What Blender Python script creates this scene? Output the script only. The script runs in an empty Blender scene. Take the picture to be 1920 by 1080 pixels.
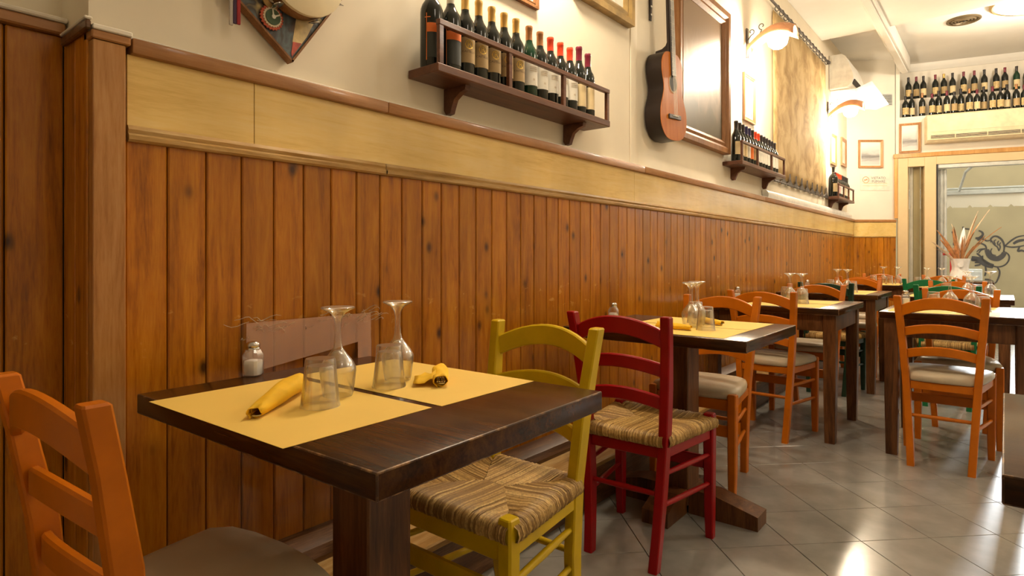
import bpy, bmesh, math, random
from mathutils import Vector, Matrix
R = math.radians
random.seed(7)
scene = bpy.context.scene
col = scene.collection

# ------------------------------------------------------------------ camera
cam_d = bpy.data.cameras.new('camera'); cam = bpy.data.objects.new('camera', cam_d); col.objects.link(cam)
cam_d.sensor_width = 36.0; cam_d.sensor_fit = 'HORIZONTAL'
cam_d.lens = 36.0 * 1130 / 1920
cam_d.shift_y = -(540 - 482) / 1920
cam_d.clip_start = 0.05; cam_d.clip_end = 200
cam.location = (1.62, 0, 1.07); cam.rotation_euler = (R(90), 0, R(39.306))
scene.camera = cam
# ------------------------------------------------------------------ world and exposure
w = bpy.data.worlds.new('sky'); scene.world = w; w.use_nodes = True
bg = w.node_tree.nodes['Background']; bg.inputs[0].default_value = (1.0, 0.97, 0.92, 1); bg.inputs[1].default_value = 2.3
vs = scene.view_settings
vs.view_transform = 'Standard'; vs.look = 'None'; vs.gamma = 1.0; vs.use_curve_mapping = False
vs.exposure = 0.18
scene.cycles.max_bounces = 10; scene.cycles.transparent_max_bounces = 24
scene.cycles.use_denoising = True
WALL_LAMP_W = 52.0      # each wall lamp with a tile shade
CEIL_LAMP_W = 60.0      # ceiling globe lamp and added fill lamps (times each lamp's own factor)
sun_d = bpy.data.lights.new('daylight', 'SUN'); sun = bpy.data.objects.new('daylight', sun_d); col.objects.link(sun)
sun_d.energy = 9.0; sun_d.color = (0.88, 0.94, 1.0); sun_d.angle = R(4)
_sd = Vector((-0.055, -1.0, -math.tan(R(14)))); sun.rotation_euler = _sd.to_track_quat('-Z', 'Y').to_euler()
WARM = (1.0, 0.83, 0.61); WARM2 = (1.0, 0.86, 0.68)

# ------------------------------------------------------------------ helpers
def tag(o, label=None, cat=None, group=None, kind=None):
    if label: o['label'] = label
    if cat: o['category'] = cat
    if group: o['group'] = group
    if kind: o['kind'] = kind
    return o
def thing(name, label, cat, loc=(0, 0, 0), rz=0.0, group=None):
    o = bpy.data.objects.new(name, None); col.objects.link(o)
    o.empty_display_size = 0.1
    o.location = loc; o.rotation_euler = (0, 0, rz)
    return tag(o, label, cat, group)
def link(name, mesh, parent=None, mat=None):
    o = bpy.data.objects.new(name, mesh); col.objects.link(o)
    if parent is not None: o.parent = parent
    if mat is not None and not mesh.materials: mesh.materials.append(mat)
    return o
class MB:
    def __init__(s): s.bm = bmesh.new()
    def box(s, c, size, bevel=0.0, seg=1, rot=None):
        r = bmesh.ops.create_cube(s.bm, size=1.0); vs_ = r['verts']
        m = Matrix.Translation(c) @ (rot if rot is not None else Matrix.Identity(4)) @ Matrix.Diagonal((*size, 1))
        bmesh.ops.transform(s.bm, matrix=m, verts=vs_)
        if bevel > 0:
            ed = list({e for v in vs_ for e in v.link_edges})
            bmesh.ops.bevel(s.bm, geom=ed, offset=bevel, segments=seg, affect='EDGES', profile=0.5, clamp_overlap=True)
        return s
    def b2(s, x0, x1, y0, y1, z0, z1, bevel=0.0, seg=1):
        return s.box(((x0+x1)/2, (y0+y1)/2, (z0+z1)/2), (x1-x0, y1-y0, z1-z0), bevel, seg)
    def rings(s, rings, cap0=True, cap1=True, closed=True):
        V = [[s.bm.verts.new(p) for p in r] for r in rings]; n = len(V[0])
        for a, b in zip(V, V[1:]):
            for i in range(n if closed else n-1):
                j = (i+1) % n
                s.bm.faces.new((a[i], a[j], b[j], b[i]))
        if cap0 and n > 2: s.bm.faces.new(list(reversed(V[0])))
        if cap1 and n > 2: s.bm.faces.new(V[-1])
        return s
    def lathe(s, prof, seg=20, c=(0, 0, 0), cap0=True, cap1=True, flute=0, fa=0.0, frange=(0, 0)):
        rr = []
        for r, z in prof:
            ring = []
            for i in range(seg):
                t = 2*math.pi*i/seg
                q = r
                if flute and frange[0] <= z <= frange[1]: q = r + fa*math.cos(flute*t)
                ring.append((c[0]+q*math.cos(t), c[1]+q*math.sin(t), c[2]+z))
            rr.append(ring)
        return s.rings(rr, cap0, cap1)
    def post(s, pts, ch=0.3):
        rr = []
        for x, y, z, hx, hy in pts:
            k = min(hx, hy)*ch
            rr.append([(x+a, y+b, z) for a, b in ((hx, -hy+k), (hx, hy-k), (hx-k, hy), (-hx+k, hy), (-hx, hy-k), (-hx, -hy+k), (-hx+k, -hy), (hx-k, -hy))])
        return s.rings(rr)
    def tube(s, pts, r, seg=8, caps=True):
        pts = [Vector(p) for p in pts]; rr = []
        rad = r if isinstance(r, (list, tuple)) else [r]*len(pts)
        prev = None
        for i, p in enumerate(pts):
            t = (pts[min(i+1, len(pts)-1)] - pts[max(i-1, 0)]).normalized()
            if prev is None:
                u = t.orthogonal().normalized()
            else:
                u = (prev - t*prev.dot(t)).normalized()
            prev = u; v = t.cross(u)
            rr.append([p + (u*math.cos(2*math.pi*k/seg) + v*math.sin(2*math.pi*k/seg))*rad[i] for k in range(seg)])
        return s.rings(rr, caps, caps)
    def prism(s, poly, f, t0, t1):
        """poly: 2D outline; f(u, v, t) -> 3D point; extruded from t0 to t1"""
        return s.rings([[f(u, v, t0) for u, v in poly], [f(u, v, t1) for u, v in poly]])
    def quadgrid(s, P):
        V = [[s.bm.verts.new(p) for p in row] for row in P]
        for a, b in zip(V, V[1:]):
            for i in range(len(a)-1): s.bm.faces.new((a[i], a[i+1], b[i+1], b[i]))
        return s
    def mesh(s, name, mat=None, angle=32, smooth=True):
        bmesh.ops.recalc_face_normals(s.bm, faces=s.bm.faces)
        me = bpy.data.meshes.new(name); s.bm.to_mesh(me); s.bm.free()
        if smooth:
            me.polygons.foreach_set('use_smooth', [True]*len(me.polygons))
            me.set_sharp_from_angle(angle=R(angle))
        if mat: me.materials.append(mat)
        return me
    def build(s, name, mat, parent=None, angle=32, smooth=True):
        return link(name, s.mesh(name, mat, angle, smooth), parent)
def copy_tree(o, parent=None):
    c = o.copy(); col.objects.link(c); c.parent = parent
    for ch in o.children: copy_tree(ch, c)
    return c
def struct(o): o['kind'] = 'structure'; return o

# ------------------------------------------------------------------ materials
def nt(name):
    m = bpy.data.materials.new(name); m.use_nodes = True
    t = m.node_tree; return m, t, t.nodes['Principled BSDF'], t.nodes.new, t.links.new
def S(b, **k):
    for n, v in k.items():
        b.inputs[n.replace('_', ' ')].default_value = v
def rgb(c): return (*c, 1.0)
def coords(t, N, L, mode='pos', scale=(1, 1, 1), rnd=False, rot=(0, 0, 0)):
    if mode == 'pos': src = N('ShaderNodeNewGeometry').outputs['Position']
    else: src = N('ShaderNodeTexCoord').outputs['Object']
    mp = N('ShaderNodeMapping'); mp.inputs['Scale'].default_value = scale; mp.inputs['Rotation'].default_value = rot
    if rnd:
        oi = N('ShaderNodeObjectInfo'); mu = N('ShaderNodeMath'); mu.operation = 'MULTIPLY'; mu.inputs[1].default_value = 37.0
        L(oi.outputs['Random'], mu.inputs[0]); ad = N('ShaderNodeVectorMath'); ad.operation = 'ADD'
        L(src, ad.inputs[0]); L(mu.outputs[0], ad.inputs[1]); src = ad.outputs[0]
    L(src, mp.inputs['Vector']); return mp.outputs[0]
def noise(N, L, vec, scale, detail=4, rough=0.55, dist=0.0):
    n = N('ShaderNodeTexNoise'); n.inputs['Scale'].default_value = scale; n.inputs['Detail'].default_value = detail
    n.inputs['Roughness'].default_value = rough; n.inputs['Distortion'].default_value = dist
    L(vec, n.inputs['Vector']); return n.outputs['Fac']
def ramp(N, L, fac, stops):
    r = N('ShaderNodeValToRGB'); e = r.color_ramp.elements
    while len(e) < len(stops): e.new(0.5)
    for i, (p, c) in enumerate(stops): e[i].position = p; e[i].color = rgb(c)
    L(fac, r.inputs[0]); return r.outputs[0]
def mixc(N, L, fac, a, b, mode='MIX'):
    m = N('ShaderNodeMix'); m.data_type = 'RGBA'; m.blend_type = mode
    if isinstance(fac, float): m.inputs[0].default_value = fac
    else: L(fac, m.inputs[0])
    for k, v in ((6, a), (7, b)):
        if isinstance(v, tuple): m.inputs[k].default_value = rgb(v)
        else: L(v, m.inputs[k])
    return m.outputs[2]
def bump(N, L, b, h, strength=0.2, dist=0.002):
    bp = N('ShaderNodeBump'); bp.inputs['Strength'].default_value = strength; bp.inputs['Distance'].default_value = dist
    L(h, bp.inputs['Height']); L(bp.outputs[0], b.inputs['Normal'])
def plain(name, c, rough=0.5, metal=0.0, spec=0.5, var=0.06, scale=12, coat=0.0, bumps=0.0, mode='obj'):
    m, t, b, N, L = nt(name)
    v = coords(t, N, L, mode)
    f = noise(N, L, v, scale, 5)
    c1 = tuple(max(0, x*(1-var*2)) for x in c); c2 = tuple(min(1, x*(1+var*2)) for x in c)
    L(ramp(N, L, f, [(0.3, c1), (0.7, c2)]), b.inputs['Base Color'])
    S(b, Roughness=rough, Metallic=metal, Specular_IOR_Level=spec, Coat_Weight=coat, Coat_Roughness=0.15)
    if bumps: bump(N, L, b, f, bumps)
    return m
def wood(name, dark, mid, light, axis='z', mode='pos', rough=0.35, coat=0.0, rnd=True, knots=0.0, fine=1.0, hue=0.25, bumps=0.08, spec=0.35, knotc=(0.02, 0.006, 0.002), scuff=False):
    m, t, b, N, L = nt(name)
    k = {'x': (0.09, 1, 1), 'y': (1, 0.09, 1), 'z': (1, 1, 0.09)}[axis]
    v = coords(t, N, L, mode, tuple(s*1.0 for s in k), rnd)
    f1 = noise(N, L, v, 26*fine, 6, 0.6, 1.2)
    f2 = noise(N, L, v, 210*fine, 3, 0.65, 0.2)
    ad = N('ShaderNodeMath'); ad.operation = 'MULTIPLY_ADD'; ad.inputs[1].default_value = 0.48; L(f2, ad.inputs[0]); L(f1, ad.inputs[2])
    c = ramp(N, L, ad.outputs[0], [(0.48, dark), (0.70, mid), (0.95, light)])
    if hue:
        oi = N('ShaderNodeObjectInfo'); hs = N('ShaderNodeHueSaturation')
        mr = N('ShaderNodeMapRange'); mr.inputs['To Min'].default_value = 1-hue; mr.inputs['To Max'].default_value = 1+hue
        L(oi.outputs['Random'], mr.inputs[0]); L(mr.outputs[0], hs.inputs['Value']); L(c, hs.inputs['Color']); c = hs.outputs[0]
    if knots:
        kk = {'x': (0.35, 1, 1), 'y': (1, 0.35, 1), 'z': (1, 1, 0.62)}[axis]
        v2 = coords(t, N, L, mode, kk, rnd)
        vo = N('ShaderNodeTexVoronoi'); vo.inputs['Scale'].default_value = 10.5; L(v2, vo.inputs['Vector'])
        f = ramp(N, L, vo.outputs['Distance'], [(0.055, (1, 1, 1)), (0.12, (0.6, 0.6, 0.6)), (0.18, (0.15, 0.15, 0.15)), (0.32, (0, 0, 0))])
        sx = N('ShaderNodeSeparateColor'); L(vo.outputs['Color'], sx.inputs[0]); gt_ = N('ShaderNodeMath'); gt_.operation = 'GREATER_THAN'; gt_.inputs[1].default_value = 0.30; L(sx.outputs[0], gt_.inputs[0])
        m0 = N('ShaderNodeMath'); m0.operation = 'MULTIPLY'; L(f, m0.inputs[0]); L(gt_.outputs[0], m0.inputs[1])
        mm = N('ShaderNodeMath'); mm.operation = 'MULTIPLY'; mm.inputs[1].default_value = knots; L(m0.outputs[0], mm.inputs[0])
        c = mixc(N, L, mm.outputs[0], c, knotc)
    # broad stains
    v3 = coords(t, N, L, mode, (1, 1, 0.5), rnd)
    f3 = noise(N, L, v3, 3.0, 3)
    c = mixc(N, L, ramp(N, L, f3, [(0.35, (0.0, 0.0, 0.0)), (0.75, (0.45, 0.45, 0.45))]), c, tuple(x*0.55 for x in dark))
    if scuff:      # varnish rubbed off at chair-back height
        sp = N('ShaderNodeSeparateXYZ'); L(N('ShaderNodeNewGeometry').outputs['Position'], sp.inputs[0])
        band = ramp(N, L, sp.outputs['Z'], [(0.80, (0, 0, 0)), (0.87, (1, 1, 1)), (0.93, (1, 1, 1)), (0.97, (0, 0, 0))])
        f4 = ramp(N, L, noise(N, L, coords(t, N, L, 'pos', (1, 1, 1.6)), 13, 5, 0.65), [(0.60, (0, 0, 0)), (0.66, (0.7, 0.7, 0.7))])
        c = mixc(N, L, mixc(N, L, 1.0, band, f4, 'MULTIPLY'), c, (0.66, 0.33, 0.06))
    L(c, b.inputs['Base Color'])
    S(b, Roughness=rough, Specular_IOR_Level=spec, Coat_Weight=coat, Coat_Roughness=0.12)
    bump(N, L, b, ad.outputs[0], bumps, 0.002)
    return m
def glass_mat(name, tint=(1, 1, 1), ior=1.45, rough=0.02):
    m, t, b, N, L = nt(name); t.nodes.remove(b)
    out = t.nodes['Material Output']
    tr = N('ShaderNodeBsdfTransparent'); tr.inputs[0].default_value = rgb(tint)
    gl = N('ShaderNodeBsdfGlossy'); gl.inputs['Roughness'].default_value = rough
    lw = N('ShaderNodeLayerWeight'); lw.inputs['Blend'].default_value = 0.5
    pw = N('ShaderNodeMath'); pw.operation = 'POWER'; pw.inputs[1].default_value = 4.0; L(lw.outputs['Facing'], pw.inputs[0])
    fr = N('ShaderNodeMath'); fr.operation = 'MULTIPLY_ADD'; fr.inputs[1].default_value = 0.86; fr.inputs[2].default_value = ((ior-1)/(ior+1))**2; L(pw.outputs[0], fr.inputs[0])
    mx = N('ShaderNodeMixShader'); L(fr.outputs[0], mx.inputs[0]); L(tr.outputs[0], mx.inputs[1]); L(gl.outputs[0], mx.inputs[2])
    L(mx.outputs[0], out.inputs[0]); return m
def emit(name, c, strength):
    m, t, b, N, L = nt(name)
    S(b, Base_Color=rgb(c), Emission_Color=rgb(c), Emission_Strength=strength); return m

M = {}
M['cream'] = plain('cream_plaster', (0.80, 0.72, 0.57), 0.75, var=0.03, scale=2.5, mode='pos', bumps=0.03)
M['white_plaster'] = plain('white_plaster', (0.78, 0.73, 0.63), 0.7, var=0.02, scale=2.5, mode='pos')
M['ceiling'] = plain('ceiling_paint', (0.80, 0.77, 0.70), 0.8, var=0.02, scale=2, mode='pos')
M['board'] = wood('varnished_pine', (0.24, 0.070, 0.002), (0.46, 0.155, 0.004), (0.58, 0.228, 0.010), 'z', 'pos', 0.24, 0.10, True, 0.9, hue=0.14, scuff=True)
M['post'] = wood('post_wood', (0.30, 0.11, 0.02), (0.42, 0.19, 0.05), (0.50, 0.26, 0.09), 'z', 'pos', 0.3, 0.3, True, 0.0, hue=0.1)
M['frieze'] = wood('yellow_frieze', (0.72, 0.47, 0.13), (0.85, 0.60, 0.20), (0.88, 0.66, 0.28), 'y', 'pos', 0.26, 0.15, False, 0.0, 0.6, hue=0.0, bumps=0.03, spec=0.5)
M['cap'] = wood('cap_rail_wood', (0.32, 0.13, 0.03), (0.42, 0.19, 0.06), (0.48, 0.24, 0.09), 'y', 'pos', 0.4, 0.2, True, 0, hue=0.1)
M['trim'] = wood('worn_trim', (0.30, 0.16, 0.04), (0.46, 0.27, 0.08), (0.58, 0.40, 0.18), 'y', 'pos', 0.5, 0.0, True, 0, hue=0.1)
M['plinth'] = wood('plinth_wood', (0.045, 0.018, 0.006), (0.11, 0.045, 0.014), (0.24, 0.12, 0.05), 'y', 'pos', 0.35, 0.2, True, 0, hue=0.1)
M['table'] = wood('dark_table_wood', (0.014, 0.0042, 0.0007), (0.044, 0.0135, 0.002), (0.095, 0.033, 0.006), 'x', 'obj', 0.22, 0.0, True, 0, 0.7, hue=0.1, bumps=0.14, spec=0.22)
def worn(name, base, bare):
    m, t, b, N, L = nt(name); v = coords(t, N, L, 'obj'); f = noise(N, L, v, 22, 6, 0.7)
    L(mixc(N, L, ramp(N, L, f, [(0.50, (0, 0, 0)), (0.66, (1, 1, 1))]), base, bare), b.inputs['Base Color']); S(b, Roughness=0.35, Specular_IOR_Level=0.4); return m
M['worn_edge'] = worn('worn_table_edge', (0.05, 0.018, 0.005), (0.34, 0.18, 0.07))
M['tleg'] = wood('table_leg_wood', (0.032, 0.011, 0.003), (0.105, 0.039, 0.011), (0.21, 0.088, 0.028), 'z', 'obj', 0.32, 0.0, True, 0, 0.7, hue=0.1)
M['shelf'] = wood('shelf_wood', (0.075, 0.025, 0.010), (0.135, 0.047, 0.020), (0.19, 0.075, 0.035), 'y', 'obj', 0.42, 0.1, True, 0, 0.8, hue=0.05)
M['grey_tile'] = plain('grey_floor_tile', (0.275, 0.265, 0.245), 0.17, var=0.10, scale=5, mode='pos', bumps=0.01)
M['grout'] = plain('dark_grout', (0.07, 0.065, 0.06), 0.8)
def paint(n, c): return plain(n, c, 0.34, spec=0.28, var=0.07, scale=9, bumps=0.03)
PAINT = {'orange': paint('orange_paint', (0.52, 0.138, 0.003)), 'yellow': paint('yellow_paint', (0.62, 0.42, 0.006)),
         'red': paint('red_paint', (0.30, 0.002, 0.004)), 'green': paint('green_paint', (0.012, 0.16, 0.055)),
         'dark_green': paint('dark_green_paint', (0.018, 0.052, 0.030))}
M['vinyl'] = plain('beige_vinyl', (0.52, 0.44, 0.31), 0.38, var=0.04, scale=6)
def tableware(name):
    m, t, b, N, L = nt(name); t.nodes.remove(b); out = t.nodes['Material Output']
    tr = N('ShaderNodeBsdfTransparent'); tr.inputs[0].default_value = (0.985, 0.985, 0.98, 1)
    gl = N('ShaderNodeBsdfRefraction'); gl.inputs['IOR'].default_value = 1.45; gl.inputs['Roughness'].default_value = 0.0
    gs = N('ShaderNodeBsdfGlossy'); gs.inputs['Roughness'].default_value = 0.03
    lw = N('ShaderNodeLayerWeight'); lw.inputs['Blend'].default_value = 0.5
    def curve(p, lo_, hi_):
        pw = N('ShaderNodeMath'); pw.operation = 'POWER'; pw.inputs[1].default_value = p; L(lw.outputs['Facing'], pw.inputs[0])
        fr = N('ShaderNodeMapRange'); fr.inputs['To Min'].default_value = lo_; fr.inputs['To Max'].default_value = hi_; L(pw.outputs[0], fr.inputs[0]); return fr.outputs[0]
    m1 = N('ShaderNodeMixShader'); L(curve(2.0, 0.0, 0.30), m1.inputs[0]); L(tr.outputs[0], m1.inputs[1]); L(gl.outputs[0], m1.inputs[2])
    m2 = N('ShaderNodeMixShader'); L(curve(2.5, 0.055, 0.92), m2.inputs[0]); L(m1.outputs[0], m2.inputs[1]); L(gs.outputs[0], m2.inputs[2]); gr_ = N('ShaderNodeBsdfGlossy'); gr_.inputs['Roughness'].default_value = 0.30
    m3 = N('ShaderNodeMixShader'); L(curve(1.6, 0.05, 0.62), m3.inputs[0]); L(m2.outputs[0], m3.inputs[1]); L(gr_.outputs[0], m3.inputs[2]); L(m3.outputs[0], out.inputs[0]); return m
M['glass'] = tableware('clear_glass')
M['pane'] = glass_mat('window_glass', (0.97, 0.97, 0.95), 1.45, 0.0)
M['dark_glass'] = plain('dark_bottle_glass', (0.010, 0.012, 0.009), 0.07, var=0.02, coat=0.0)
M['green_glass'] = plain('green_bottle_glass', (0.006, 0.035, 0.015), 0.07, var=0.02)
M['gold_foil'] = plain('gold_foil', (0.62, 0.40, 0.13), 0.35, 0.7)
M['copper_foil'] = plain('copper_foil', (0.42, 0.20, 0.09), 0.35, 0.6)
M['red_foil'] = plain('red_foil', (0.85, 0.07, 0.02), 0.4)
M['wine_foil'] = plain('wine_foil', (0.16, 0.012, 0.03), 0.3)
M['black_foil'] = plain('black_foil', (0.025, 0.02, 0.02), 0.35)
M['blue_foil'] = plain('blue_foil', (0.03, 0.025, 0.10), 0.35)
M['tan_label'] = plain('tan_label', (0.42, 0.29, 0.13), 0.6)
M['white_label'] = plain('white_label', (0.74, 0.70, 0.60), 0.6)
M['cream_label'] = plain('cream_label', (0.70, 0.55, 0.30), 0.6)
M['old_label'] = plain('aged_label', (0.60, 0.44, 0.20), 0.7, var=0.2, scale=40)
M['orange_label'] = plain('orange_label', (0.85, 0.20, 0.03), 0.5)
M['black_label'] = plain('black_label', (0.03, 0.035, 0.03), 0.5)
M['pink_label'] = plain('pink_label', (0.70, 0.45, 0.42), 0.6)
M['bright_gold'] = plain('bright_gold_print', (0.85, 0.58, 0.12), 0.3, 0.4)
M['ink'] = plain('dark_ink', (0.05, 0.035, 0.03), 0.6)
M['orange_ink'] = plain('orange_ink', (0.80, 0.22, 0.05), 0.6)
M['mat_paper'] = plain('yellow_paper', (0.82, 0.56, 0.120), 0.7, var=0.02, scale=3)
M['napkin'] = plain('yellow_napkin', (0.88, 0.52, 0.010), 0.75, var=0.04, scale=25, bumps=0.1)
M['steel'] = plain('steel', (0.55, 0.52, 0.48), 0.22, 1.0)
M['salt'] = plain('salt', (0.86, 0.84, 0.80), 0.9)
M['iron'] = plain('wrought_iron', (0.10, 0.085, 0.075), 0.5, 0.6)
M['terracotta'] = plain('terracotta', (0.55, 0.27, 0.14), 0.7, var=0.1)
M['bulb'] = emit('lit_bulb', (1.0, 0.86, 0.62), 70.0)
M['globe'] = emit('lit_globe', (1.0, 0.88, 0.70), 14.0)
M['white_plastic'] = plain('white_plastic', (0.80, 0.78, 0.72), 0.4)
M['cream_plastic'] = plain('cream_plastic', (0.72, 0.60, 0.38), 0.4)
M['bronze'] = plain('dark_bronze', (0.15, 0.11, 0.06), 0.5, 0.4)
M['dark'] = plain('dark_slot', (0.02, 0.02, 0.02), 0.7)
M['black'] = plain('black_plastic', (0.02, 0.02, 0.022), 0.4)
M['picture_frame'] = wood('picture_frame_wood', (0.16, 0.065, 0.02), (0.26, 0.115, 0.04), (0.34, 0.17, 0.07), 'z', 'obj', 0.45, 0.0, True, 0, 1.2, hue=0.1, spec=0.2)
M['light_frame'] = wood('light_frame_wood', (0.34, 0.16, 0.06), (0.44, 0.22, 0.09), (0.52, 0.29, 0.13), 'z', 'obj', 0.4, 0.2, True, 0, 1.2, hue=0.1)
M['gilt'] = plain('gilt_frame', (0.36, 0.24, 0.09), 0.4, 0.4, var=0.15)
M['beige_frame'] = plain('cream_painted_frame', (0.66, 0.51, 0.29), 0.4, var=0.015)
M['orange_wood'] = wood('orange_trim_wood', (0.50, 0.24, 0.06), (0.60, 0.31, 0.09), (0.66, 0.38, 0.13), 'z', 'obj', 0.4, 0.2, True, 0, hue=0.05)
M['alu'] = plain('grey_aluminium', (0.62, 0.64, 0.60), 0.4, 0.3)
M['vase'] = plain('white_ceramic', (0.90, 0.89, 0.87), 0.25)
M['straw'] = plain('dried_leaf', (0.56, 0.27, 0.11), 0.8, var=0.2, scale=20)
M['pale_straw'] = plain('pale_dried_leaf', (0.76, 0.58, 0.40), 0.8, var=0.15, scale=20)
M['street_wall'] = plain('beige_street_wall', (0.36, 0.295, 0.160), 0.85, var=0.06, scale=1.5, mode='pos')
M['spray'] = plain('black_spray_paint', (0.035, 0.033, 0.033), 0.8)
def cloth(name, c):
    m, t, b, N, L = nt(name); tl = N('ShaderNodeBsdfTranslucent'); tl.inputs[0].default_value = rgb(c); S(b, Base_Color=rgb(c), Roughness=0.8)
    mx = N('ShaderNodeMixShader'); mx.inputs[0].default_value = 0.55; L(b.outputs[0], mx.inputs[1]); L(tl.outputs[0], mx.inputs[2]); L(mx.outputs[0], t.nodes['Material Output'].inputs[0]); return m
M['awning'] = cloth('white_awning_cloth', (0.90, 0.86, 0.76))
M['asphalt'] = plain('asphalt', (0.20, 0.19, 0.18), 0.9)
M['red_metal'] = plain('red_metal', (0.62, 0.03, 0.05), 0.35)
M['guitar_top'] = wood('cedar_top', (0.40, 0.100, 0.006), (0.48, 0.135, 0.010), (0.54, 0.175, 0.02), 'z', 'obj', 0.45, 0.0, True, 0, 1.2, hue=0.0, spec=0.15)
M['guitar_side'] = plain('dark_rosewood', (0.018, 0.011, 0.008), 0.35, var=0.1, spec=0.3)
M['ebony'] = plain('ebony', (0.03, 0.022, 0.018), 0.4)
M['drum_skin'] = plain('drum_skin', (0.80, 0.68, 0.44), 0.6, var=0.03)

# ------------------------------------------------------------------ structure: floor
XR, YB = 4.6, -2.6                       # right wall and wall behind the camera
ES = (0.0, 9.40); ESA = math.atan2(0.37, 0.454); ESL = 0.586      # short angled end wall
E0 = (0.454, 9.77); EA = math.atan2(0.252, 0.968)                 # street front
ce, se = math.cos(EA), math.sin(EA)
def front(a, off, z): return (E0[0] + a*ce + off*se, E0[1] + a*se - off*ce, z)      # off = towards the room
mb = MB(); mb.b2(-0.5, XR+0.3, YB-0.3, 12.2, -0.10, -0.009)
floor = struct(mb.build('floor', M['grout']))
TS = 0.278; TA = R(45.0); ct, st = math.cos(TA), math.sin(TA)
mb = MB(); mb.box((0, 0, -0.004), (TS-0.0028, TS-0.0028, 0.008), 0.0009)
tile_me = mb.mesh('tile', M['grey_tile'])
cands = []
cx_, sx_ = math.cos(R(39.306)), math.sin(R(39.306))
for i in range(-40, 60):
    for j in range(-60, 60):
        x = 1.2 + (i+0.5)*TS*ct - (j+0.5)*TS*st; y = 2.59 + (i+0.5)*TS*st + (j+0.5)*TS*ct
        if not (-0.05 < x < XR-0.05 and YB < y < 10.9): continue
        if (x-E0[0])*-se + (y-E0[1])*ce > 0.05: continue
        X = x-1.62; d = -sx_*X + cx_*y; vis = False
        if d > 0.5:
            u = 960 + 1130*(cx_*X + sx_*y)/d; v = 482 + 1.07*1130/d
            vis = -60 < u < 1980 and v < 1180 and x > 0.2
        cands.append((0 if vis else 1, d, x, y))
cands.sort()
rest = MB()
for k, (nv, d, x, y) in enumerate(cands):
    if nv == 0 and k < 300:
        o = link('tile', tile_me, floor); o.location = (x, y, 0); o.rotation_euler = (0, 0, TA)
    else:
        rest.box((x, y, -0.004), (TS-0.0028, TS-0.0028, 0.008), 0, rot=Matrix.Rotation(TA, 4, 'Z'))
tag(rest.build('tile_field', M['grey_tile'], floor, smooth=False), kind='stuff')

# ------------------------------------------------------------------ left wall
ZC, ZT = 3.65, 3.79                       # ceiling near, ceiling beyond the step
YS = 7.9
mb = MB()
colsY = [(YB, -0.215, -0.215), (0.455, -0.215, -0.215), (0.462, -0.035, -0.035), (3.078, -0.035, -0.035), (3.081, -0.040, -0.046), (3.088, -0.040, -0.046), (3.091, -0.034, -0.034), (3.15, -0.035, -0.037), (3.20, -0.042, -0.055), (3.25, -0.052, -0.075), (9.44, -0.052, -0.075)]
zs = [0.0, 1.585, 1.60, 1.66, 1.70, ZT+0.05]
P = []
for y, xl, xh in colsY:
    P.append([(xl, y, 0), (xl, y, 1.585), (xl, y, 1.605), ((xl+xh)/2, y, 1.66), (xh, y, 1.70), (xh, y, ZT+0.05)])
mb.quadgrid(P)
mb.b2(-0.5, -0.30, YB-0.3, 9.6, 0, ZT+0.1)
wall_left = struct(mb.build('wall_left', M['cream'], angle=50))
BW = 0.0945
mb = MB(); mb.b2(-0.016, 0.0, -BW/2+0.0012, BW/2-0.0012, 0.20, 1.352, 0.0035, 1); board_me = mb.mesh('board', M['board'], 20)
for k in range(94):
    o = link('board', board_me, wall_left); o.location = (0, 0.526 + BW*(k+0.5), 0)
mb = MB(); mb.b2(-0.034, -0.015, 0.47, 9.42, 0.0, 1.4); mb.build('batten_backing', M['dark'], wall_left)
# recessed part left of the post
mb = MB(); mb.b2(-0.016, 0.0, -0.056, 0.056, 0.0, 1.615, 0.0035, 1); board2 = mb.mesh('wide_board', M['board'], 20)
for k in range(5):
    o = link('board', board2, wall_left); o.location = (-0.185, 0.395 - 0.115*k, 0)
mb = MB(); mb.b2(-0.212, -0.199, -0.4, 0.462, 0, 1.62); mb.build('batten_backing', M['dark'], wall_left)
mb = MB(); mb.b2(-0.205, -0.165, -0.4, 0.452, 1.615, 1.643, 0.004); mb.build('cap_rail', M['cap'], wall_left)
mb = MB(); mb.b2(-0.212, -0.16, -0.4, 0.455, 1.6435, 1.655, 0.003); mb.build('plaster_lip', M['white_plaster'], wall_left)
# the return and the post
mb = MB(); mb.b2(-0.186, -0.098, 0.452, 0.468, 0, 1.60, 0.003); mb.build('return_board', M['board'], wall_left)
mb = MB(); mb.b2(-0.096, -0.012, 0.452, 0.468, 0, 1.60, 0.003); mb.build('return_board', M['board'], wall_left)
mb = MB(); mb.b2(-0.010, 0.021, 0.455, 0.521, 0, 1.566, 0.002, 1); mb.build('corner_post', M['post'], wall_left)
mb = MB(); mb.b2(-0.165, 0.023, 0.440, 0.4515, 1.585, 1.606, 0.003); mb.build('cap_rail', M['plinth'], wall_left)
mb = MB(); mb.b2(-0.034, 0.023, 0.452, 0.532, 1.568, 1.588, 0.003); mb.build('cap_rail', M['cap'], wall_left)
mb = MB(); mb.b2(-0.160, 0.026, 0.437, 0.453, 1.6065, 1.613, 0.002); mb.b2(-0.035, 0.026, 0.4535, 0.534, 1.5885, 1.600, 0.002); mb.build('plaster_lip', M['white_plaster'], wall_left)
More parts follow.
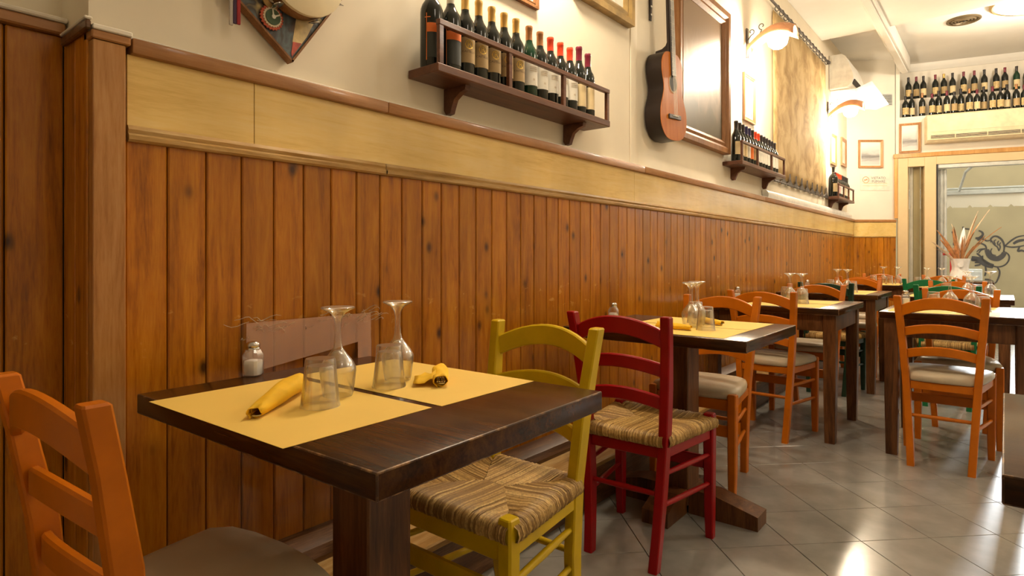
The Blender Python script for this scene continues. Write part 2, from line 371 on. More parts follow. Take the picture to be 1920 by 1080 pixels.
# frieze, cap rail and lower trim in lengths
for y0, y1 in ((0.529, 0.842), (0.8435, 3.06), (3.061, 5.6), (5.601, 9.38)):
    mb = MB(); mb.b2(-0.03, 0.004, y0, y1, 1.380, 1.553, 0.001); mb.build('frieze_board', M['frieze'], wall_left)
for y0, y1 in ((0.535, 1.30), (1.301, 3.16), (3.161, 5.4), (5.401, 9.38)):
    mb = MB(); mb.b2(-0.034, 0.022, y0, y1, 1.553, 1.590, 0.004, 2); mb.build('cap_rail', M['cap'], wall_left)
    mb = MB()
    f = lambda u, v, t: (u, t, v)
    mb.prism([(-0.02, 1.345), (0.012, 1.345), (0.017, 1.350), (0.017, 1.360), (0.010, 1.366), (0.014, 1.374), (0.009, 1.384), (-0.02, 1.386)], f, y0-0.006, y1)
    mb.build('lower_trim', M['trim'], wall_left, 25)
mb = MB(); mb.b2(-0.034, 0.006, 0.535, 9.38, 1.590, 1.598, 0.002); mb.build('plaster_lip', M['white_plaster'], wall_left)
# plinth along the foot of the wall
base = MB(); base.b2(0.0, 0.255, 0.53, 9.36, 0.0, 0.165, 0.004); base = struct(base.build('baseboard_left', M['plinth']))
mb = MB(); mb.b2(0.0, 0.265, 0.53, 9.36, 0.165, 0.19, 0.005); mb.build('plinth_top', M['trim'], base)
mb = MB(); mb.prism([(0.0, 0.19), (0.09, 0.19), (0.09, 0.205), (0.075, 0.23), (0.03, 0.25), (0.0, 0.255)], lambda u, v, t: (u, t, v), 0.53, 9.36); mb.build('moulding', M['plinth'], base, 20)

# ------------------------------------------------------------------ ceiling, other walls
mb = MB(); mb.b2(-0.3, XR+0.3, YB-0.3, YS, ZC, ZC+0.2); mb.b2(-0.3, XR+0.3, YS, 12.0, ZT, ZT+0.2)
ceiling = struct(mb.build('ceiling', M['ceiling'], smooth=False))
mb = MB(); mb.b2(0.50, 0.62, 4.5, 9.75, 3.60, ZT-0.001, 0.01, 2); mb.b2(0.525, 0.595, 4.5, 9.75, 3.575, 3.60, 0.006, 1); mb.build('ceiling_beam', M['ceiling'], ceiling)
mb = MB(); mb.b2(XR, XR+0.2, YB-0.2, 11.6, 0, 3.85); struct(mb.build('wall_right', M['cream'], smooth=False))
mb = MB(); mb.b2(-0.3, XR+0.2, YB-0.2, YB, 0, 3.85); struct(mb.build('wall_back', M['cream'], smooth=False))
# short angled wall between the left wall and the street front
def esloc(o, z=0): o.location = (ES[0], ES[1], z); o.rotation_euler = (0, 0, ESA); return o
mb = MB(); mb.b2(-0.08, ESL, 0.02, 0.16, 0, ZT+0.05); wall_end = struct(esloc(mb.build('wall_end', M['white_plaster'], smooth=False)))
nb = 7; bw = ESL/nb
mb = MB(); mb.b2(0.0012, bw-0.0012, 0.0, 0.016, 0.0, 1.352, 0.003); bme = mb.mesh('board', M['board'], 20)
for k in range(nb): o = link('board', bme, wall_end); o.location = (k*bw, 0, 0)
mb = MB(); mb.b2(0.0, ESL, -0.004, 0.018, 1.354, 1.55, 0.002); mb.build('frieze_board', M['frieze'], wall_end)
mb = MB(); mb.b2(0.0, ESL, -0.016, 0.018, 1.551, 1.585, 0.004); mb.build('cap_rail', M['cap'], wall_end)
mb = MB(); mb.b2(0.0, ESL, -0.010, 0.018, 1.343, 1.353, 0.002); mb.build('lower_trim', M['trim'], wall_end)

# ------------------------------------------------------------------ street front
def inE(o): o.location = (E0[0], E0[1], 0); o.rotation_euler = (0, 0, EA); return o      # local x along the front, local -y into the room
W2 = 4.4
mb = MB()
mb.b2(0.0, W2, 0.0, 0.10, 2.482, 2.962); mb.b2(0.0, W2, 0.0, 0.42, 2.962, 2.985)          # fascia and shelf
mb.b2(0.03, W2, 0.22, 0.42, 2.985, 3.275)                                                # riser for the back row
mb.b2(0.0, W2, 0.42, 0.56, 2.48, ZT+0.05); mb.b2(0.0, 0.045, 0.0, 0.42, 2.985, ZT+0.05)    # alcove back and cheek
wall_front = struct(inE(mb.build('wall_front', M['white_plaster'], smooth=False)))
mb = MB(); mb.prism([(0.42, 3.70), (0.40, 3.70), (0.37, 3.73), (0.35, 3.75), (0.33, 3.79), (0.42, 3.79)], lambda u, v, t: (t, u, v), 0.045, W2); mb.build('cornice', M['ceiling'], wall_front, 20)
mb = MB(); mb.b2(-0.03, W2, -0.03, 0.0, 2.425, 2.483, 0.004); mb.build('wood_strip', M['orange_wood'], wall_front)
mb = MB(); mb.b2(-0.02, 0.018, -0.025, 0.02, 1.60, 2.424, 0.003); mb.build('side_trim', M['orange_wood'], wall_front)
win = MB(); win.b2(0.02, 0.138, -0.02, 0.07, 0, 2.424, 0.004); win.b2(0.327, 0.460, -0.02, 0.07, 0, 2.424, 0.004)
win.b2(0.138, 0.327, -0.02, 0.07, 2.30, 2.424, 0.003); win.b2(0.138, 0.327, -0.02, 0.07, 0, 0.35, 0.003); win.b2(0.460, W2, -0.02, 0.07, 2.315, 2.424, 0.003)
win = struct(inE(win.build('window_1', M['beige_frame'])))
mb = MB(); mb.b2(0.1385, 0.3265, 0.02, 0.026, 0.35, 2.30); mb.build('pane', M['pane'], win)
for a0, a1, mm in ((0.05, 0.17, 'beige_frame'), (0.18, 0.215, 'white_plastic'), (0.22, 0.30, 'street_wall'), (0.31, 0.46, 'gilt')):
    mb = MB(); mb.b2(a0, a1, 0.12, 0.15, 0.0, 2.42, 0.004); mb.build('shutter_strip', M[mm], win)
mb = MB(); mb.b2(0.461, 0.478, -0.03, 0.06, 0, 2.314, 0.002); mb.build('seal', M['black'], win)
mb = MB(); mb.b2(0.462, W2, -0.01, 0.08, 2.262, 2.313, 0.004); mb.build('header_rail', M['alu'], win)
mb = MB(); mb.b2(0.500, 0.60, 0.10, 0.22, 0, 2.26, 0.006); mb.b2(0.52, 0.545, 0.085, 0.10, 0, 2.26, 0.003); mb.b2(0.565, 0.585, 0.085, 0.10, 0, 2.26, 0.003); mb.build('jamb', M['alu'], win)
mb = MB(); mb.b2(0.60, 2.2, 0.12, 0.128, 0.02, 2.26); mb.build('pane', M['pane'], win)
mb = MB(); mb.b2(2.2, 2.27, 0.08, 0.16, 0, 2.26, 0.005); mb.b2(4.3, 4.4, 0.0, 0.16, 0, 2.26, 0.005); mb.build('door_jamb', M['alu'], win)
mb = MB(); mb.b2(0.460, 0.472, -0.045, -0.030, 1.16, 1.22, 0.003); mb.build('latch', M['black'], win)

# ------------------------------------------------------------------ the street outside
mb = MB(); mb.b2(-40, 60, 0.25, 80, -0.16, -0.12); struct(inE(mb.build('pavement', M['asphalt'], smooth=False)))
mb = MB(); mb.b2(2.70, 30, 14.0, 15.0, -0.12, 3.3); tag(inE(mb.build('far_street_wall', M['street_wall'], smooth=False)), kind='structure')
mb = MB(); mb.b2(-6, 2.66, 4.0, 4.3, -0.2, 3.6)
sw = tag(inE(mb.build('street_wall', M['street_wall'], smooth=False)), kind='structure')
G = [([(1.91,1.1),(1.92,1.01),(2.01,0.93),(2.13,0.89),(2.23,0.92),(2.29,1.0),(2.3,1.09),(2.26,1.15),(2.21,1.17)],0.014),([(1.97,1.21),(2.0,1.12),(2.05,1.06),(2.13,1.04),(2.2,1.09),(2.23,1.15)],0.052),([(2.04,1.34),(2.03,1.4),(2.08,1.45),(2.14,1.44),(2.19,1.39),(2.22,1.32),(2.23,1.25),(2.22,1.16)],0.018),([(2.11,1.39),(2.08,1.36),(2.1,1.3)],0.012),([(2.15,1.37),(2.13,1.33),(2.14,1.28)],0.012),([(2.18,1.34),(2.16,1.3),(2.17,1.25),(2.15,1.18)],0.012),([(2.04,1.38),(2.08,1.3),(2.13,1.25),(2.15,1.18)],0.012),([(2.05,1.23),(2.03,1.18),(2.05,1.12),(2.11,1.1)],0.012),([(1.82,1.32),(1.89,1.32),(1.95,1.28),(1.97,1.21)],0.016),([(1.83,1.38),(1.91,1.4),(1.97,1.37),(2.02,1.38)],0.016),([(1.85,1.56),(1.9,1.53),(1.91,1.48),(1.86,1.43),(1.82,1.4)],0.02),([(1.8,1.42),(1.89,1.42),(1.92,1.45)],0.028),([(1.97,1.22),(1.89,1.2),(1.85,1.14)],0.012),([(1.95,1.23),(1.86,1.21),(1.82,1.16)],0.012),([(1.74,1.05),(1.83,1.03),(1.91,0.98),(1.98,0.93),(2.07,0.9)],0.059),([(1.74,1.01),(1.83,1.01)],0.02),([(1.79,0.97),(1.86,0.97)],0.018),([(1.79,0.91),(1.88,0.93)],0.018),([(1.82,1.14),(1.88,1.08),(1.92,1.01)],0.018),([(1.95,0.9),(1.96,0.81),(1.94,0.72)],0.016),([(2.13,0.88),(2.16,0.81),(2.15,0.71),(2.11,0.6)],0.016),([(1.94,0.66),(2.01,0.65),(2.11,0.59)],0.018),([(2.23,1.26),(2.31,1.35),(2.41,1.43),(2.52,1.46)],0.016),([(2.24,1.27),(2.34,1.25),(2.44,1.26),(2.52,1.28)],0.016),([(2.36,1.31),(2.43,1.36),(2.52,1.38)],0.028),([(2.45,1.26),(2.43,1.18),(2.48,1.19),(2.52,1.17)],0.02),([(1.61,1.64),(1.63,1.55)],0.016),([(1.64,1.6),(1.71,1.59)],0.016),([(1.45,1.55),(1.49,1.42),(1.47,1.29)],0.024),([(1.43,1.18),(1.49,1.1),(1.49,1.03)],0.028)]
def spline(p, n=6):
    q = [p[0]] + list(p) + [p[-1]]; out = []
    for i in range(1, len(q)-2):
        for k in range(n):
            t = k/n; a, b, c, d = (Vector(q[i+j]) for j in (-1, 0, 1, 2))
            out.append(0.5*((2*b) + (c-a)*t + (2*a-5*b+4*c-d)*t*t + (3*b-a-3*c+d)*t**3))
    return out + [Vector(p[-1])]
mb = MB()
for pts, wd in G:
    s_ = spline(pts); row0, row1 = [], []
    for i, p in enumerate(s_):
        t = (s_[min(i+1, len(s_)-1)] - s_[max(i-1, 0)]).normalized(); nrm = Vector((-t.y, t.x))
        k = wd*0.90*(0.55 + 0.45*math.sin(math.pi*(0.12 + 0.76*i/(len(s_)-1))))
        a, b = p + nrm*k, p - nrm*k
        row0.append((a.x, 3.996, a.y)); row1.append((b.x, 3.996, b.y))
    mb.quadgrid([row0, row1])
mb.build('graffiti', M['spray'], sw, smooth=False)
# awning across the street front
aw = thing('awning', 'white cloth awning with scalloped valance outside the window', 'awning', front(0, -1.5, 0), EA)
poly = [(0.2, 2.02), (0.2, 1.83)]
x = 0.2
while x < 1.9:
    poly += [(x+0.008, 1.83), (x+0.180, 1.822), (x+0.215, 1.860), (x+0.25, 1.822)]; x += 0.25
poly += [(x+0.01, 2.02)]
mb = MB(); mb.prism(poly, lambda u, v, t: (u, t, v), 0, 0.006); mb.build('valance', M['awning'], aw, smooth=False)
mb = MB(); mb.b2(0.2, 1.98, -0.05, 0.03, 2.02, 2.09, 0.008); mb.b2(0.2, 1.98, -0.03, 0.05, 2.10, 2.13, 0.008); mb.build('front_bar', M['alu'], aw)
mb = MB(); mb.tube([(0.93, -1.3, 2.32), (0.98, -0.6, 2.30), (1.02, -0.05, 2.08)], 0.018); mb.build('folding_arm', M['alu'], aw)
ub = thing('utility_cabinet', 'grey metal utility cabinet standing outside below the graffiti', 'cabinet', front(1.40, -3.2, -0.12), EA)
mb = MB(); mb.b2(0, 0.32, 0, 0.25, 0, 0.98, 0.01); mb.build('body', M['alu'], ub)
mb = MB(); mb.b2(0.02, 0.30, -0.012, -0.001, 0.1, 0.94, 0.004); mb.build('door', M['alu'], ub)
rp = thing('red_post', 'red metal post with short side arm beside the vase at the window', 'post', front(0.605, 0.16, 0), EA)
mb = MB(); mb.tube([(0, 0, 0), (0, 0, 1.115)], 0.024, 12); mb.build('pole', M['red_metal'], rp)
mb = MB(); mb.tube([(0.024, 0, 1.105), (-0.10, 0, 1.110)], 0.016, 10); mb.build('arm', M['red_metal'], rp)
# ------------------------------------------------------------------ tables
ZTAB = 0.775
def tabletop(lx, ly, th=0.042):
    mb = MB(); mb.b2(-lx/2, lx/2, -ly/2, ly/2, ZTAB-th, ZTAB, 0.003, 2); me = mb.mesh('tabletop', M['table'])
    me.materials.append(M['worn_edge'])
    for p_ in me.polygons:
        if max(abs(c_) for c_ in p_.normal) < 0.97: p_.material_index = 1
    return me
def pedestal_table(label, cx, cy, lx, ly, rz):
    t = thing('pedestal_table', label, 'table', (cx, cy, 0), rz)
    link('tabletop', tabletop(lx, ly), t)
    mb = MB(); mb.b2(-0.06, 0.06, -0.06, 0.06, 0.03, ZTAB-0.062, 0.004); mb.build('column', M['tleg'], t)
    mb = MB(); mb.b2(-0.25, 0.25, -0.05, 0.05, ZTAB-0.062, ZTAB-0.0425, 0.004); mb.build('top_plate', M['tleg'], t)
    mb = MB(); mb.prism([(0.0605, 0.0), (0.34, 0.0), (0.34, 0.055), (0.16, 0.10), (0.0605, 0.10)], lambda u, v, q: (u, q, v), -0.055, 0.055); fm = mb.mesh('foot', M['tleg'], 15)
    mb = MB(); mb.prism([(0.0605, 0.0), (0.25, 0.0), (0.25, 0.055), (0.14, 0.10), (0.0605, 0.10)], lambda u, v, q: (u, q, v), -0.055, 0.055); fs = mb.mesh('foot', M['tleg'], 15)
    for k in range(4):
        o = link('foot', fs if k % 2 else fm, t); o.rotation_euler = (0, 0, k*math.pi/2)
    return t
def leg_table(label, x0, x1, y0, y1, group=None):
    lx, ly = x1-x0, y1-y0
    t = thing('wooden_table', label, 'table', ((x0+x1)/2, (y0+y1)/2, 0), 0, group)
    link('tabletop', tabletop(lx, ly, 0.038), t)
    hx, hy = lx/2-0.055, ly/2-0.06
    mb = MB(); mb.post([(0, 0, 0, 0.027, 0.027), (0, 0, 0.3, 0.032, 0.032), (0, 0, ZTAB-0.0385, 0.034, 0.034)], 0.12); lm = mb.mesh('leg', M['tleg'], 20)
    for sx in (-1, 1):
        for sy in (-1, 1):
            o = link('leg', lm, t); o.location = (sx*hx, sy*hy, 0)
    for s in (-1, 1):
        mb = MB(); mb.b2(-hx+0.0345, hx-0.0345, s*hy-0.011+s*0.015, s*hy+0.011+s*0.015, ZTAB-0.135, ZTAB-0.0385, 0.002); mb.build('apron', M['tleg'], t)
        mb = MB(); mb.b2(s*hx-0.011+s*0.015, s*hx+0.011+s*0.015, -hy+0.0345, hy-0.0345, ZTAB-0.135, ZTAB-0.0385, 0.002); mb.build('apron', M['tleg'], t)
    return t
T1 = pedestal_table('dark wooden pedestal table nearest the camera, set for two', 0.553, 0.822, 0.785, 0.632, R(2.0))
T2 = pedestal_table('dark wooden pedestal table with cross foot behind the red chair', 0.535, 2.47, 0.77, 0.66, R(0.5))
T3 = leg_table('four-legged dark table along panelled wall, third from the camera', 0.11, 0.895, 3.79, 4.55)
T4 = leg_table('four-legged dark table along panelled wall with dark green chair, fourth from camera', 0.11, 0.86, 5.38, 6.12)
T5 = leg_table('four-legged table along panelled wall closest to the end wall', 0.11, 0.835, 7.36, 8.02)
R1 = leg_table('four-legged dark table in the right row behind the orange chair', 1.086, 1.75, 3.80, 4.56)
R2 = leg_table('four-legged table in the right row between green and orange chairs, second from camera', 1.00, 1.67, 5.37, 6.05)
R3 = leg_table('four-legged table farthest back in the right row', 0.86, 1.45, 7.05, 7.62)
R4 = leg_table('table by the street window carrying the white vase', 0.86, 1.52, 8.95, 9.55)
BR = pedestal_table('dark glossy table cut off at the right edge of the frame', 2.016, 1.375, 0.80, 0.64, 0)

# ------------------------------------------------------------------ chairs
def arch(mb, xh, yend, bow, z0, h, rise, th, n=12):
    rr = []
    for i in range(n+1):
        u = -1 + 2*i/n
        x = u*xh; y = yend - bow*(1-u*u); zb = z0 + rise*(1-u*u)
        k = 0.004
        rr.append([(x, y-th/2, zb+k), (x, y-th/2+k, zb), (x, y+th/2-k, zb), (x, y+th/2, zb+k), (x, y+th/2, zb+h-k), (x, y+th/2-k, zb+h), (x, y-th/2+k, zb+h), (x, y-th/2, zb+h-k)])
    return mb.rings(rr)
POSTP = [(0.125, -0.190, 0.0), (0.130, -0.176, 0.10), (0.138, -0.162, 0.25), (0.150, -0.157, 0.45), (0.162, -0.172, 0.62), (0.174, -0.198, 0.77), (0.181, -0.218, 0.868)]
def post_at(z):
    for a, b in zip(POSTP, POSTP[1:]):
        if a[2] <= z <= b[2]:
            t = (z-a[2])/(b[2]-a[2]); return a[0]+(b[0]-a[0])*t, a[1]+(b[1]-a[1])*t
CHM = {}
def rush_mesh():
    A = [Vector((-0.212, 0.195)), Vector((0.212, 0.195)), Vector((0.160, -0.178)), Vector((-0.160, -0.178))]
    C1, C2 = Vector((-0.035, 0.01)), Vector((0.035, 0.01))
    secs = [(A[0], A[1], C1, C2), (A[1], A[2], C2, C2), (A[2], A[3], C2, C1), (A[3], A[0], C1, C1)]
    bm = bmesh.new(); cl = bm.loops.layers.color.new('shade'); rnd = random.Random(3)
    for a, b, ca, cb in secs:
        ab = b-a; Ln = ab.length; d = ab/Ln; inn = Vector((d.y, -d.x)); 
        if inn.dot(ca-a) < 0: inn = -inn
        n = int(Ln/0.0037); poly = [a, ca, cb, b]
        pr = [(p-a).dot(d) for p in poly]
        for i in range(n):
            s = (i+0.5)/n*Ln; Pp = a + d*s; Q = None
            for (p0, s0), (p1, s1) in zip(zip(poly, pr), zip(poly[1:], pr[1:])):
                if s0 <= s <= s1 and s1 > s0: Q = p0 + (p1-p0)*((s-s0)/(s1-s0)); break
            if Q is None: Q = ca
            depth = (Q-Pp).dot(inn)
            if depth < 0.012: continue
            sh = 0.30 + 0.70*rnd.random()**0.7; wv = rnd.uniform(-0.0015, 0.0015); zj = rnd.uniform(-0.0015, 0.002)
            prof = [(0.010, 0.420), (-0.006, 0.426), (-0.011, 0.440), (-0.007, 0.456), (0.006, 0.464), (0.03, 0.466)]
            rows = [(o, z) for o, z in prof if o < depth*0.8]
            if depth > 0.06: rows.append((depth*0.55, 0.462))
            rows.append((depth, 0.456 + min(0.006, depth*0.03)))
            hw = 0.0023; prevv = None
            for k, (o, z) in enumerate(rows):
                c = Pp + inn*o + d*(wv*math.sin(k*1.7)); z += zj
                ridge = Vector((0, 0, 0.0026)) if 3 <= k else Vector((-inn.x*0.003, -inn.y*0.003, 0.0))
                L_ = bm.verts.new((c.x-d.x*hw, c.y-d.y*hw, z)); T_ = bm.verts.new(Vector((c.x, c.y, z)) + ridge); R_ = bm.verts.new((c.x+d.x*hw, c.y+d.y*hw, z))
                if prevv:
                    for q in ((prevv[0], prevv[1], T_, L_), (prevv[1], prevv[2], R_, T_)):
                        f = bm.faces.new(q); f.smooth = True
                        for lp in f.loops: lp[cl] = (sh, sh, sh, 1)
                prevv = (L_, T_, R_)
    # solid core under the strands
    me0 = [(-0.205, 0.188), (0.205, 0.188), (0.155, -0.170), (-0.155, -0.170)]
    top = [bm.verts.new((x, y, 0.452)) for x, y in me0]; bot = [bm.verts.new((x, y, 0.424)) for x, y in me0]
    for q in [tuple(top), tuple(reversed(bot))] + [(top[i], bot[i], bot[(i+1) % 4], top[(i+1) % 4]) for i in range(4)]:
        f = bm.faces.new(q)
        for lp in f.loops: lp[cl] = (0.25, 0.25, 0.25, 1)
    me = bpy.data.meshes.new('rush_weave'); bm.to_mesh(me); bm.free()
    m, t, b, N, L = nt('woven_rush')
    at = N('ShaderNodeVertexColor'); at.layer_name = 'shade'
    c = ramp(N, L, at.outputs[0], [(0.3, (0.30, 0.165, 0.040)), (0.6, (0.56, 0.35, 0.105)), (1.0, (0.74, 0.51, 0.19))])
    v = coords(t, N, L, 'obj'); f = noise(N, L, v, 150, 4)
    c = mixc(N, L, ramp(N, L, f, [(0.42, (0, 0, 0)), (0.7, (0.6, 0.6, 0.6))]), c, (0.20, 0.11, 0.03))
    L(c, b.inputs['Base Color']); S(b, Roughness=0.5)
    me.materials.append(m); return me
def cushion_mesh():
    mb = MB(); out = []
    pts = [(-0.205, 0.150), (-0.170, 0.185), (-0.10, 0.200), (0, 0.206), (0.10, 0.200), (0.170, 0.185), (0.205, 0.150), (0.195, 0.05), (0.178, -0.06), (0.155, -0.140), (0.125, -0.172), (0.0, -0.180), (-0.125, -0.172), (-0.155, -0.140), (-0.178, -0.06), (-0.195, 0.05)]
    for sc, z in ((0.95, 0.432), (0.985, 0.436), (1.0, 0.448), (0.99, 0.460), (0.95, 0.472), (0.80, 0.481), (0.5, 0.486), (0.15, 0.487)):
        out.append([(x*sc, y*sc, z) for x, y in pts])
    mb.rings(out); return mb.mesh('cushion', M['vinyl'], 60)
def chair_parts(kind, pn):
    key = (kind, pn)
    if key in CHM: return CHM[key]
    pm = PAINT[pn]; L_ = []
    for s in (-1, 1):
        mb = MB(); mb.post([(s*x, y, z, 0.0165, 0.0185 + (0.0035 if 0.2 < z < 0.7 else 0)) for x, y, z in POSTP] + [(s*0.1815, -0.2195, 0.872, 0.0135, 0.0155)], 0.22)
        L_.append(('back_post', mb.mesh('back_post', pm, 30)))
        mb = MB(); x0 = s*0.188; ft = 0.476 if kind == 'rush' else 0.458
        mb.post([(x0, 0.182, 0, 0.0150, 0.0150), (x0, 0.178, 0.10, 0.0175, 0.0175), (x0, 0.175, 0.40, 0.020, 0.020), (x0, 0.175, ft-0.010, 0.020, 0.020), (x0, 0.175, ft-0.003, 0.0185, 0.0185), (x0, 0.175, ft, 0.0155, 0.0155)], 0.25)
        L_.append(('front_leg', mb.mesh('front_leg', pm, 30)))
    xt, yt = post_at(0.80)
    mb = MB(); arch(mb, xt-0.008, yt, 0.030, 0.762, 0.060, 0.046, 0.020); L_.append(('top_rail', mb.mesh('top_rail', pm, 30)))
    for z in (0.665, 0.550):
        xt, yt = post_at(z+0.02); mb = MB(); arch(mb, xt-0.008, yt, 0.026, z-0.004, 0.046, 0.026, 0.017); L_.append(('back_slat', mb.mesh('back_slat', pm, 30)))
    # seat rails
    zt = 0.419 if kind == 'rush' else 0.431
    for s in (-1, 1):
        a, b = Vector((s*0.150, -0.135, 0)), Vector((s*0.187, 0.155, 0)); c = (a+b)/2; an = math.atan2((b-a).y, (b-a).x)
        mb = MB(); mb.box((c.x, c.y, zt-0.018), ((b-a).length, 0.022, 0.036), 0.003, rot=Matrix.Rotation(an, 4, 'Z')); L_.append(('seat_rail', mb.mesh('seat_rail', pm, 30)))
        for zr, zf in ((0.325, 0.320), (0.215, 0.210)):
            x1, y1 = post_at(zr); mb = MB(); p, q = Vector((s*x1, y1+0.012, zr)), Vector((s*0.188, 0.162, zf))
            mb.tube([p, p.lerp(q, 0.5), q], [0.0085, 0.0105, 0.0085], 10); L_.append(('side_rung', mb.mesh('side_rung', pm, 50)))
    mb = MB(); mb.b2(-0.169, 0.169, 0.162, 0.184, zt-0.050, zt, 0.003); L_.append(('seat_rail', mb.mesh('seat_rail', pm, 30)))
    mb = MB(); mb.b2(-0.132, 0.132, -0.166, -0.146, zt-0.040, zt, 0.003); L_.append(('seat_rail', mb.mesh('seat_rail', pm, 30)))
    x1, y1 = post_at(0.255); mb = MB(); mb.tube([(-x1+0.01, y1, 0.255), (0, y1, 0.255), (x1-0.01, y1, 0.255)], [0.0085, 0.0105, 0.0085], 10); L_.append(('rear_rung', mb.mesh('rear_rung', pm, 50)))
    mb = MB(); mb.b2(-0.171, 0.171, 0.164, 0.182, 0.262, 0.312, 0.004); L_.append(('front_stretcher', mb.mesh('front_stretcher', pm, 30)))
    if kind not in CHM: CHM[kind] = rush_mesh() if kind == 'rush' else cushion_mesh()
    L_.append(('rush_seat' if kind == 'rush' else 'seat_cushion', CHM[kind]))
    CHM[key] = L_; return L_
def chair(kind, pn, x, y, deg, label):
    t = thing('dining_chair', label, 'chair', (x, y, 0), R(deg), 'ladder-back dining chairs')
    for n, me in chair_parts(kind, pn): link(n, me, t)
    return t
chair('pad', 'orange', 0.465, 0.478, 4, 'orange ladder-back chair with padded seat cut off at bottom left')
chair('rush', 'yellow', 0.555, 1.235, 180, 'yellow ladder-back chair with woven rush seat')
chair('rush', 'red', 0.565, 2.075, 2, 'red ladder-back chair with woven rush seat')
chair('pad', 'orange', 0.49, 2.87, 181, 'orange padded chair behind the red chair, facing the camera across the second table')
chair('pad', 'orange', 0.52, 3.875, -2, 'orange padded chair with its back to the camera at the third wall table')
chair('pad', 'orange', 0.545, 4.60, 179, 'orange chair facing the camera on the far side of the third wall table')
chair('rush', 'dark_green', 0.54, 5.39, -1, 'dark green rush-seat chair at the fourth wall table')
chair('pad', 'orange', 0.53, 6.36, 181, 'orange chair facing the camera on the far side of the fourth wall table')
chair('pad', 'orange', 0.47, 7.24, 0, 'orange chair with its back to the camera at the last wall table')
chair('pad', 'orange', 0.48, 8.12, 180, 'orange chair between the last wall table and the end wall')
chair('pad', 'orange', 1.372, 3.885, -1, 'orange padded chair standing in the open at the right, whole back visible')
chair('pad', 'orange', 1.405, 4.46, 181, 'orange chair facing the camera right behind the glasses of the right front table')
chair('rush', 'green', 1.30, 5.43, 0, 'bright green chair nearer the camera in the right row')
chair('pad', 'orange', 1.31, 5.98, 180, 'orange chair between the two bright green chairs in the right row')
chair('rush', 'green', 1.08, 6.80, 0, 'bright green chair farther back in the right row')
chair('pad', 'orange', 1.10, 7.84, 180, 'orange chair farthest back in the right row beside the vase')

# ------------------------------------------------------------------ table settings
gob = [(0.0, 0.0), (0.0305, 0.0), (0.0325, 0.008), (0.0355, 0.030), (0.0380, 0.052), (0.0375, 0.060), (0.0300, 0.074), (0.0190, 0.088), (0.0105, 0.100), (0.0078, 0.112), (0.0064, 0.130), (0.0064, 0.150), (0.0085, 0.164), (0.0160, 0.175), (0.0260, 0.181), (0.0345, 0.1845), (0.0350, 0.1870), (0.0330, 0.1885), (0.0, 0.1890)]
gin = [(0.0290, 0.0), (0.0310, 0.008), (0.0340, 0.030), (0.0364, 0.052), (0.0358, 0.059), (0.0285, 0.072), (0.0175, 0.086), (0.0080, 0.095), (0.0, 0.097)]
mb = MB(); mb.lathe(gob[1:-1], 28, cap0=False); mb.lathe(list(gin[:-1]), 28, cap0=False); mb.rings([[(r*math.cos(2*math.pi*i/28), r*math.sin(2*math.pi*i/28), 0) for i in range(28)] for r in (0.0305, 0.0290)], False, False)
goblet_me = mb.mesh('stemmed_glass', M['glass'], 60)
mb = MB()
mb.lathe([(0.0385, 0.0), (0.0375, 0.006), (0.0342, 0.030), (0.0315, 0.055), (0.0300, 0.075), (0.0290, 0.090), (0.0275, 0.094)], 48, cap0=False, flute=12, fa=0.0006, frange=(0.02, 0.085))
mb.lathe([(0.0370, 0.0), (0.0360, 0.006), (0.0325, 0.030), (0.0296, 0.055), (0.0280, 0.074), (0.0245, 0.080)], 48, cap0=False, flute=12, fa=0.0010, frange=(0.02, 0.076))
mb.rings([[(r*math.cos(2*math.pi*i/48), r*math.sin(2*math.pi*i/48), 0) for i in range(48)] for r in (0.0385, 0.0370)], False, False)
tumbler_me = mb.mesh('water_tumbler', M['glass'], 50)
TZ = ZTAB + 0.0012
def goblet(x, y, label): o = link('stemmed_glass', goblet_me); o.location = (x, y, TZ); tag(o, label, 'glass', 'stemmed glasses standing upside down')
def tumbler(x, y, label): o = link('water_tumbler', tumbler_me); o.location = (x, y, TZ); o.rotation_euler = (0, 0, x*9); tag(o, label, 'glass', 'tumblers standing upside down')
mb = MB(); mb.post([(0, 0, 0, 0.018, 0.018), (0, 0, 0.004, 0.0205, 0.0205), (0, 0, 0.050, 0.0205, 0.0205), (0, 0, 0.060, 0.016, 0.016), (0, 0, 0.066, 0.0135, 0.0135)], 0.3); sh_g = mb.mesh('shaker_glass', M['glass'], 40)
mb = MB(); mb.post([(0, 0, 0.003, 0.0175, 0.0175), (0, 0, 0.030, 0.0180, 0.0180), (0, 0.002, 0.038, 0.0170, 0.0170)], 0.3); sh_s = mb.mesh('salt_fill', M['salt'], 40)
mb = MB(); mb.lathe([(0.0145, 0.064), (0.0165, 0.065), (0.0165, 0.068), (0.0155, 0.070), (0.0165, 0.072), (0.0165, 0.079), (0.0130, 0.084), (0.004, 0.086)], 24); sh_l = mb.mesh('shaker_lid', M['steel'], 50)
def shaker(x, y, rz, label):
    t = thing('salt_shaker', label, 'salt shaker', (x, y, ZTAB+0.0003), rz, 'glass salt shakers')
    link('salt', sh_s, t); link('glass_body', sh_g, t); link('lid', sh_l, t)
def placemat(x0, x1, y0, y1, rz, label):
    mb = MB(); lx, ly = x1-x0, y1-y0
    mb.b2(-lx/2, lx/2, -ly/2, ly/2, 0, 0.0006); o = mb.build('paper_placemat', M['mat_paper'], smooth=False)
    o.location = ((x0+x1)/2, (y0+y1)/2, ZTAB+0.0004); o.rotation_euler = (0, 0, rz)
    tag(o, label, 'placemat', 'yellow paper placemats'); return o
